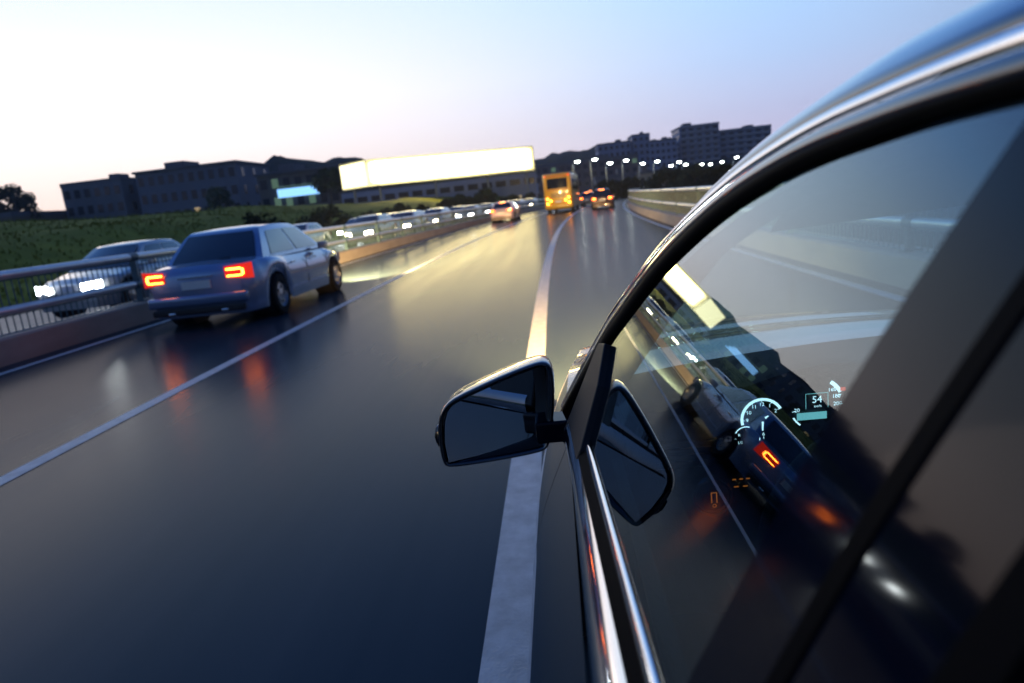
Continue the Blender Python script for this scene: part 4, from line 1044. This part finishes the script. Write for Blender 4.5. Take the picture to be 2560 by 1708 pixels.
# air vent, light switch, button row
mb = MB()
for k in range(5): mb.box((.20, 1.158, .955 - .012 * k), (.12, .012, .0022))
HB(mb, 'air_vent', 'chrome', dash)
kn = (.232, 1.135, .855)
mb = MB(); mb.lathe([(0.03, .036), (0.0, .036), (-.004, .034), (-.004, .030)], kn, 'y', 40); sw = HB(mb, 'light_switch', 'chrome', dash, smooth='auto')
mb = MB(); mb.lathe([(.006, .030), (-.002, .029), (-.012, .019), (-.014, .001)], kn, 'y', 32); HB(mb, 'switch_knob', 'black_plastic', sw, smooth='auto')
mb = MB(); rectf(mb, kn[0] - .0055, kn[0] - .0035, kn[2] - .004, kn[2] + .016, kn[1] - .0155); rectf(mb, kn[0] + .0035, kn[0] + .0055, kn[2] - .004, kn[2] + .016, kn[1] - .0155); rectf(mb, kn[0] - .0035, kn[0] + .0035, kn[2] + .014, kn[2] + .016, kn[1] - .0155)
n = 16; mb.grid([[(kn[0] + rr * math.cos(2 * PI * k / n), kn[1] - .0155, kn[2] - .009 + rr * math.sin(2 * PI * k / n)) for rr in (.0022, .0036)] for k in range(n + 1)]); HB(mb, 'switch_symbol', 'amber_glow', sw, fix=False)
mb = MB()
for x in (.278, .290, .302): mb.box((x, 1.163, .872), (.006, .002, .0016))
for x in (.281, .297): mb.box((x, 1.163, .858), (.008, .002, .0016))
HB(mb, 'button_symbols', 'amber_glow', dash)
# steering wheel
ctr = Vector((.43, .86, .865)); ax = Vector((0, -.93, .37)).normalized(); u = Vector((1, 0, 0)); w_ = ax.cross(u)
mb = MB(); n = 48; pts = [ctr + (u * math.cos(2 * PI * k / n) + w_ * math.sin(2 * PI * k / n)) * .185 for k in range(n + 1)]
mb.tube(pts, .0145, 12, caps=False); sw_ = HB(mb, 'steering_wheel', 'leather', smooth=True)
mb = MB(); mb.tube([ctr - ax * .03, ctr + ax * .005, ctr + ax * .02], [.075, .07, .05], 20)
for a in (0, PI, -PI / 2): mb.tube([ctr, ctr + (u * math.cos(a) + w_ * math.sin(a)) * .18], [.03, .016], 8)
HB(mb, 'wheel_hub', 'black_plastic', sw_, smooth='auto')
mb = MB(); mb.tube([ctr - ax * .02, ctr - ax * .32], .035, 10); HB(mb, 'steering_column', 'black_plastic')
for sx in (.43, 1.17):
    mb = MB(); mb.grid([[(sx + lerp(-.24, .24, u_), y, z + .025 * (abs(2 * u_ - 1) ** 3)) for u_ in [k / 8 for k in range(9)]] for y, z in ((.75, .40), (.76, .50), (.70, .535), (.4, .52), (.22, .50))]); st = HB(mb, 'seat', 'leather', smooth='auto')
    mb = MB(); mb.grid([[(sx + lerp(-.235, .235, u_) * wd, y + .06 * (abs(2 * u_ - 1) ** 3), z) for u_ in [k / 8 for k in range(9)]] for y, z, wd in ((.24, .48, 1), (.20, .62, 1), (.10, .90, .95), (.05, 1.06, .8), (.03, 1.09, .6), (-.02, 1.07, .6), (-.02, .9, .95), (.06, .45, 1))]); HB(mb, 'seat_back', 'leather', st, smooth='auto')
    mb = MB(); mb.box((sx, -.01, 1.18), (.26, .09, .17)); HB(mb, 'headrest', 'leather', st, bevel=.03, smooth=True)
mb = MB(); mb.box((XC, -.55, .45), (1.3, .5, .2)); mb.box((XC, -.85, .75), (1.3, .14, .6)); HB(mb, 'rear_bench', 'leather', bevel=.04)
mb = MB(); mb.box((XC, 1.0, .55), (.24, 1.0, .36)); HB(mb, 'centre_console', 'dash', bevel=.03)
mb = MB(); mb.box((XC, .70, 1.385), (.24, .03, .065)); HB(mb, 'rear_view_mirror', 'black_plastic', bevel=.015)

# the car's own dipped headlamps
for sx in (.27, 1.33):
    ld = bpy.data.lights.new('dipped_beam', 'SPOT'); ld.energy = 10000; ld.color = (1.0, .60, .22); ld.spot_size = R(58); ld.spot_blend = 1.0; ld.shadow_soft_size = .06
    lo = bpy.data.objects.new('dipped_beam', ld); COL.objects.link(lo); lo.parent = hero; lo.location = Vector((sx, 3.36, .62)) - hero.location
    lo.rotation_euler = (R(83), 0, R(2))
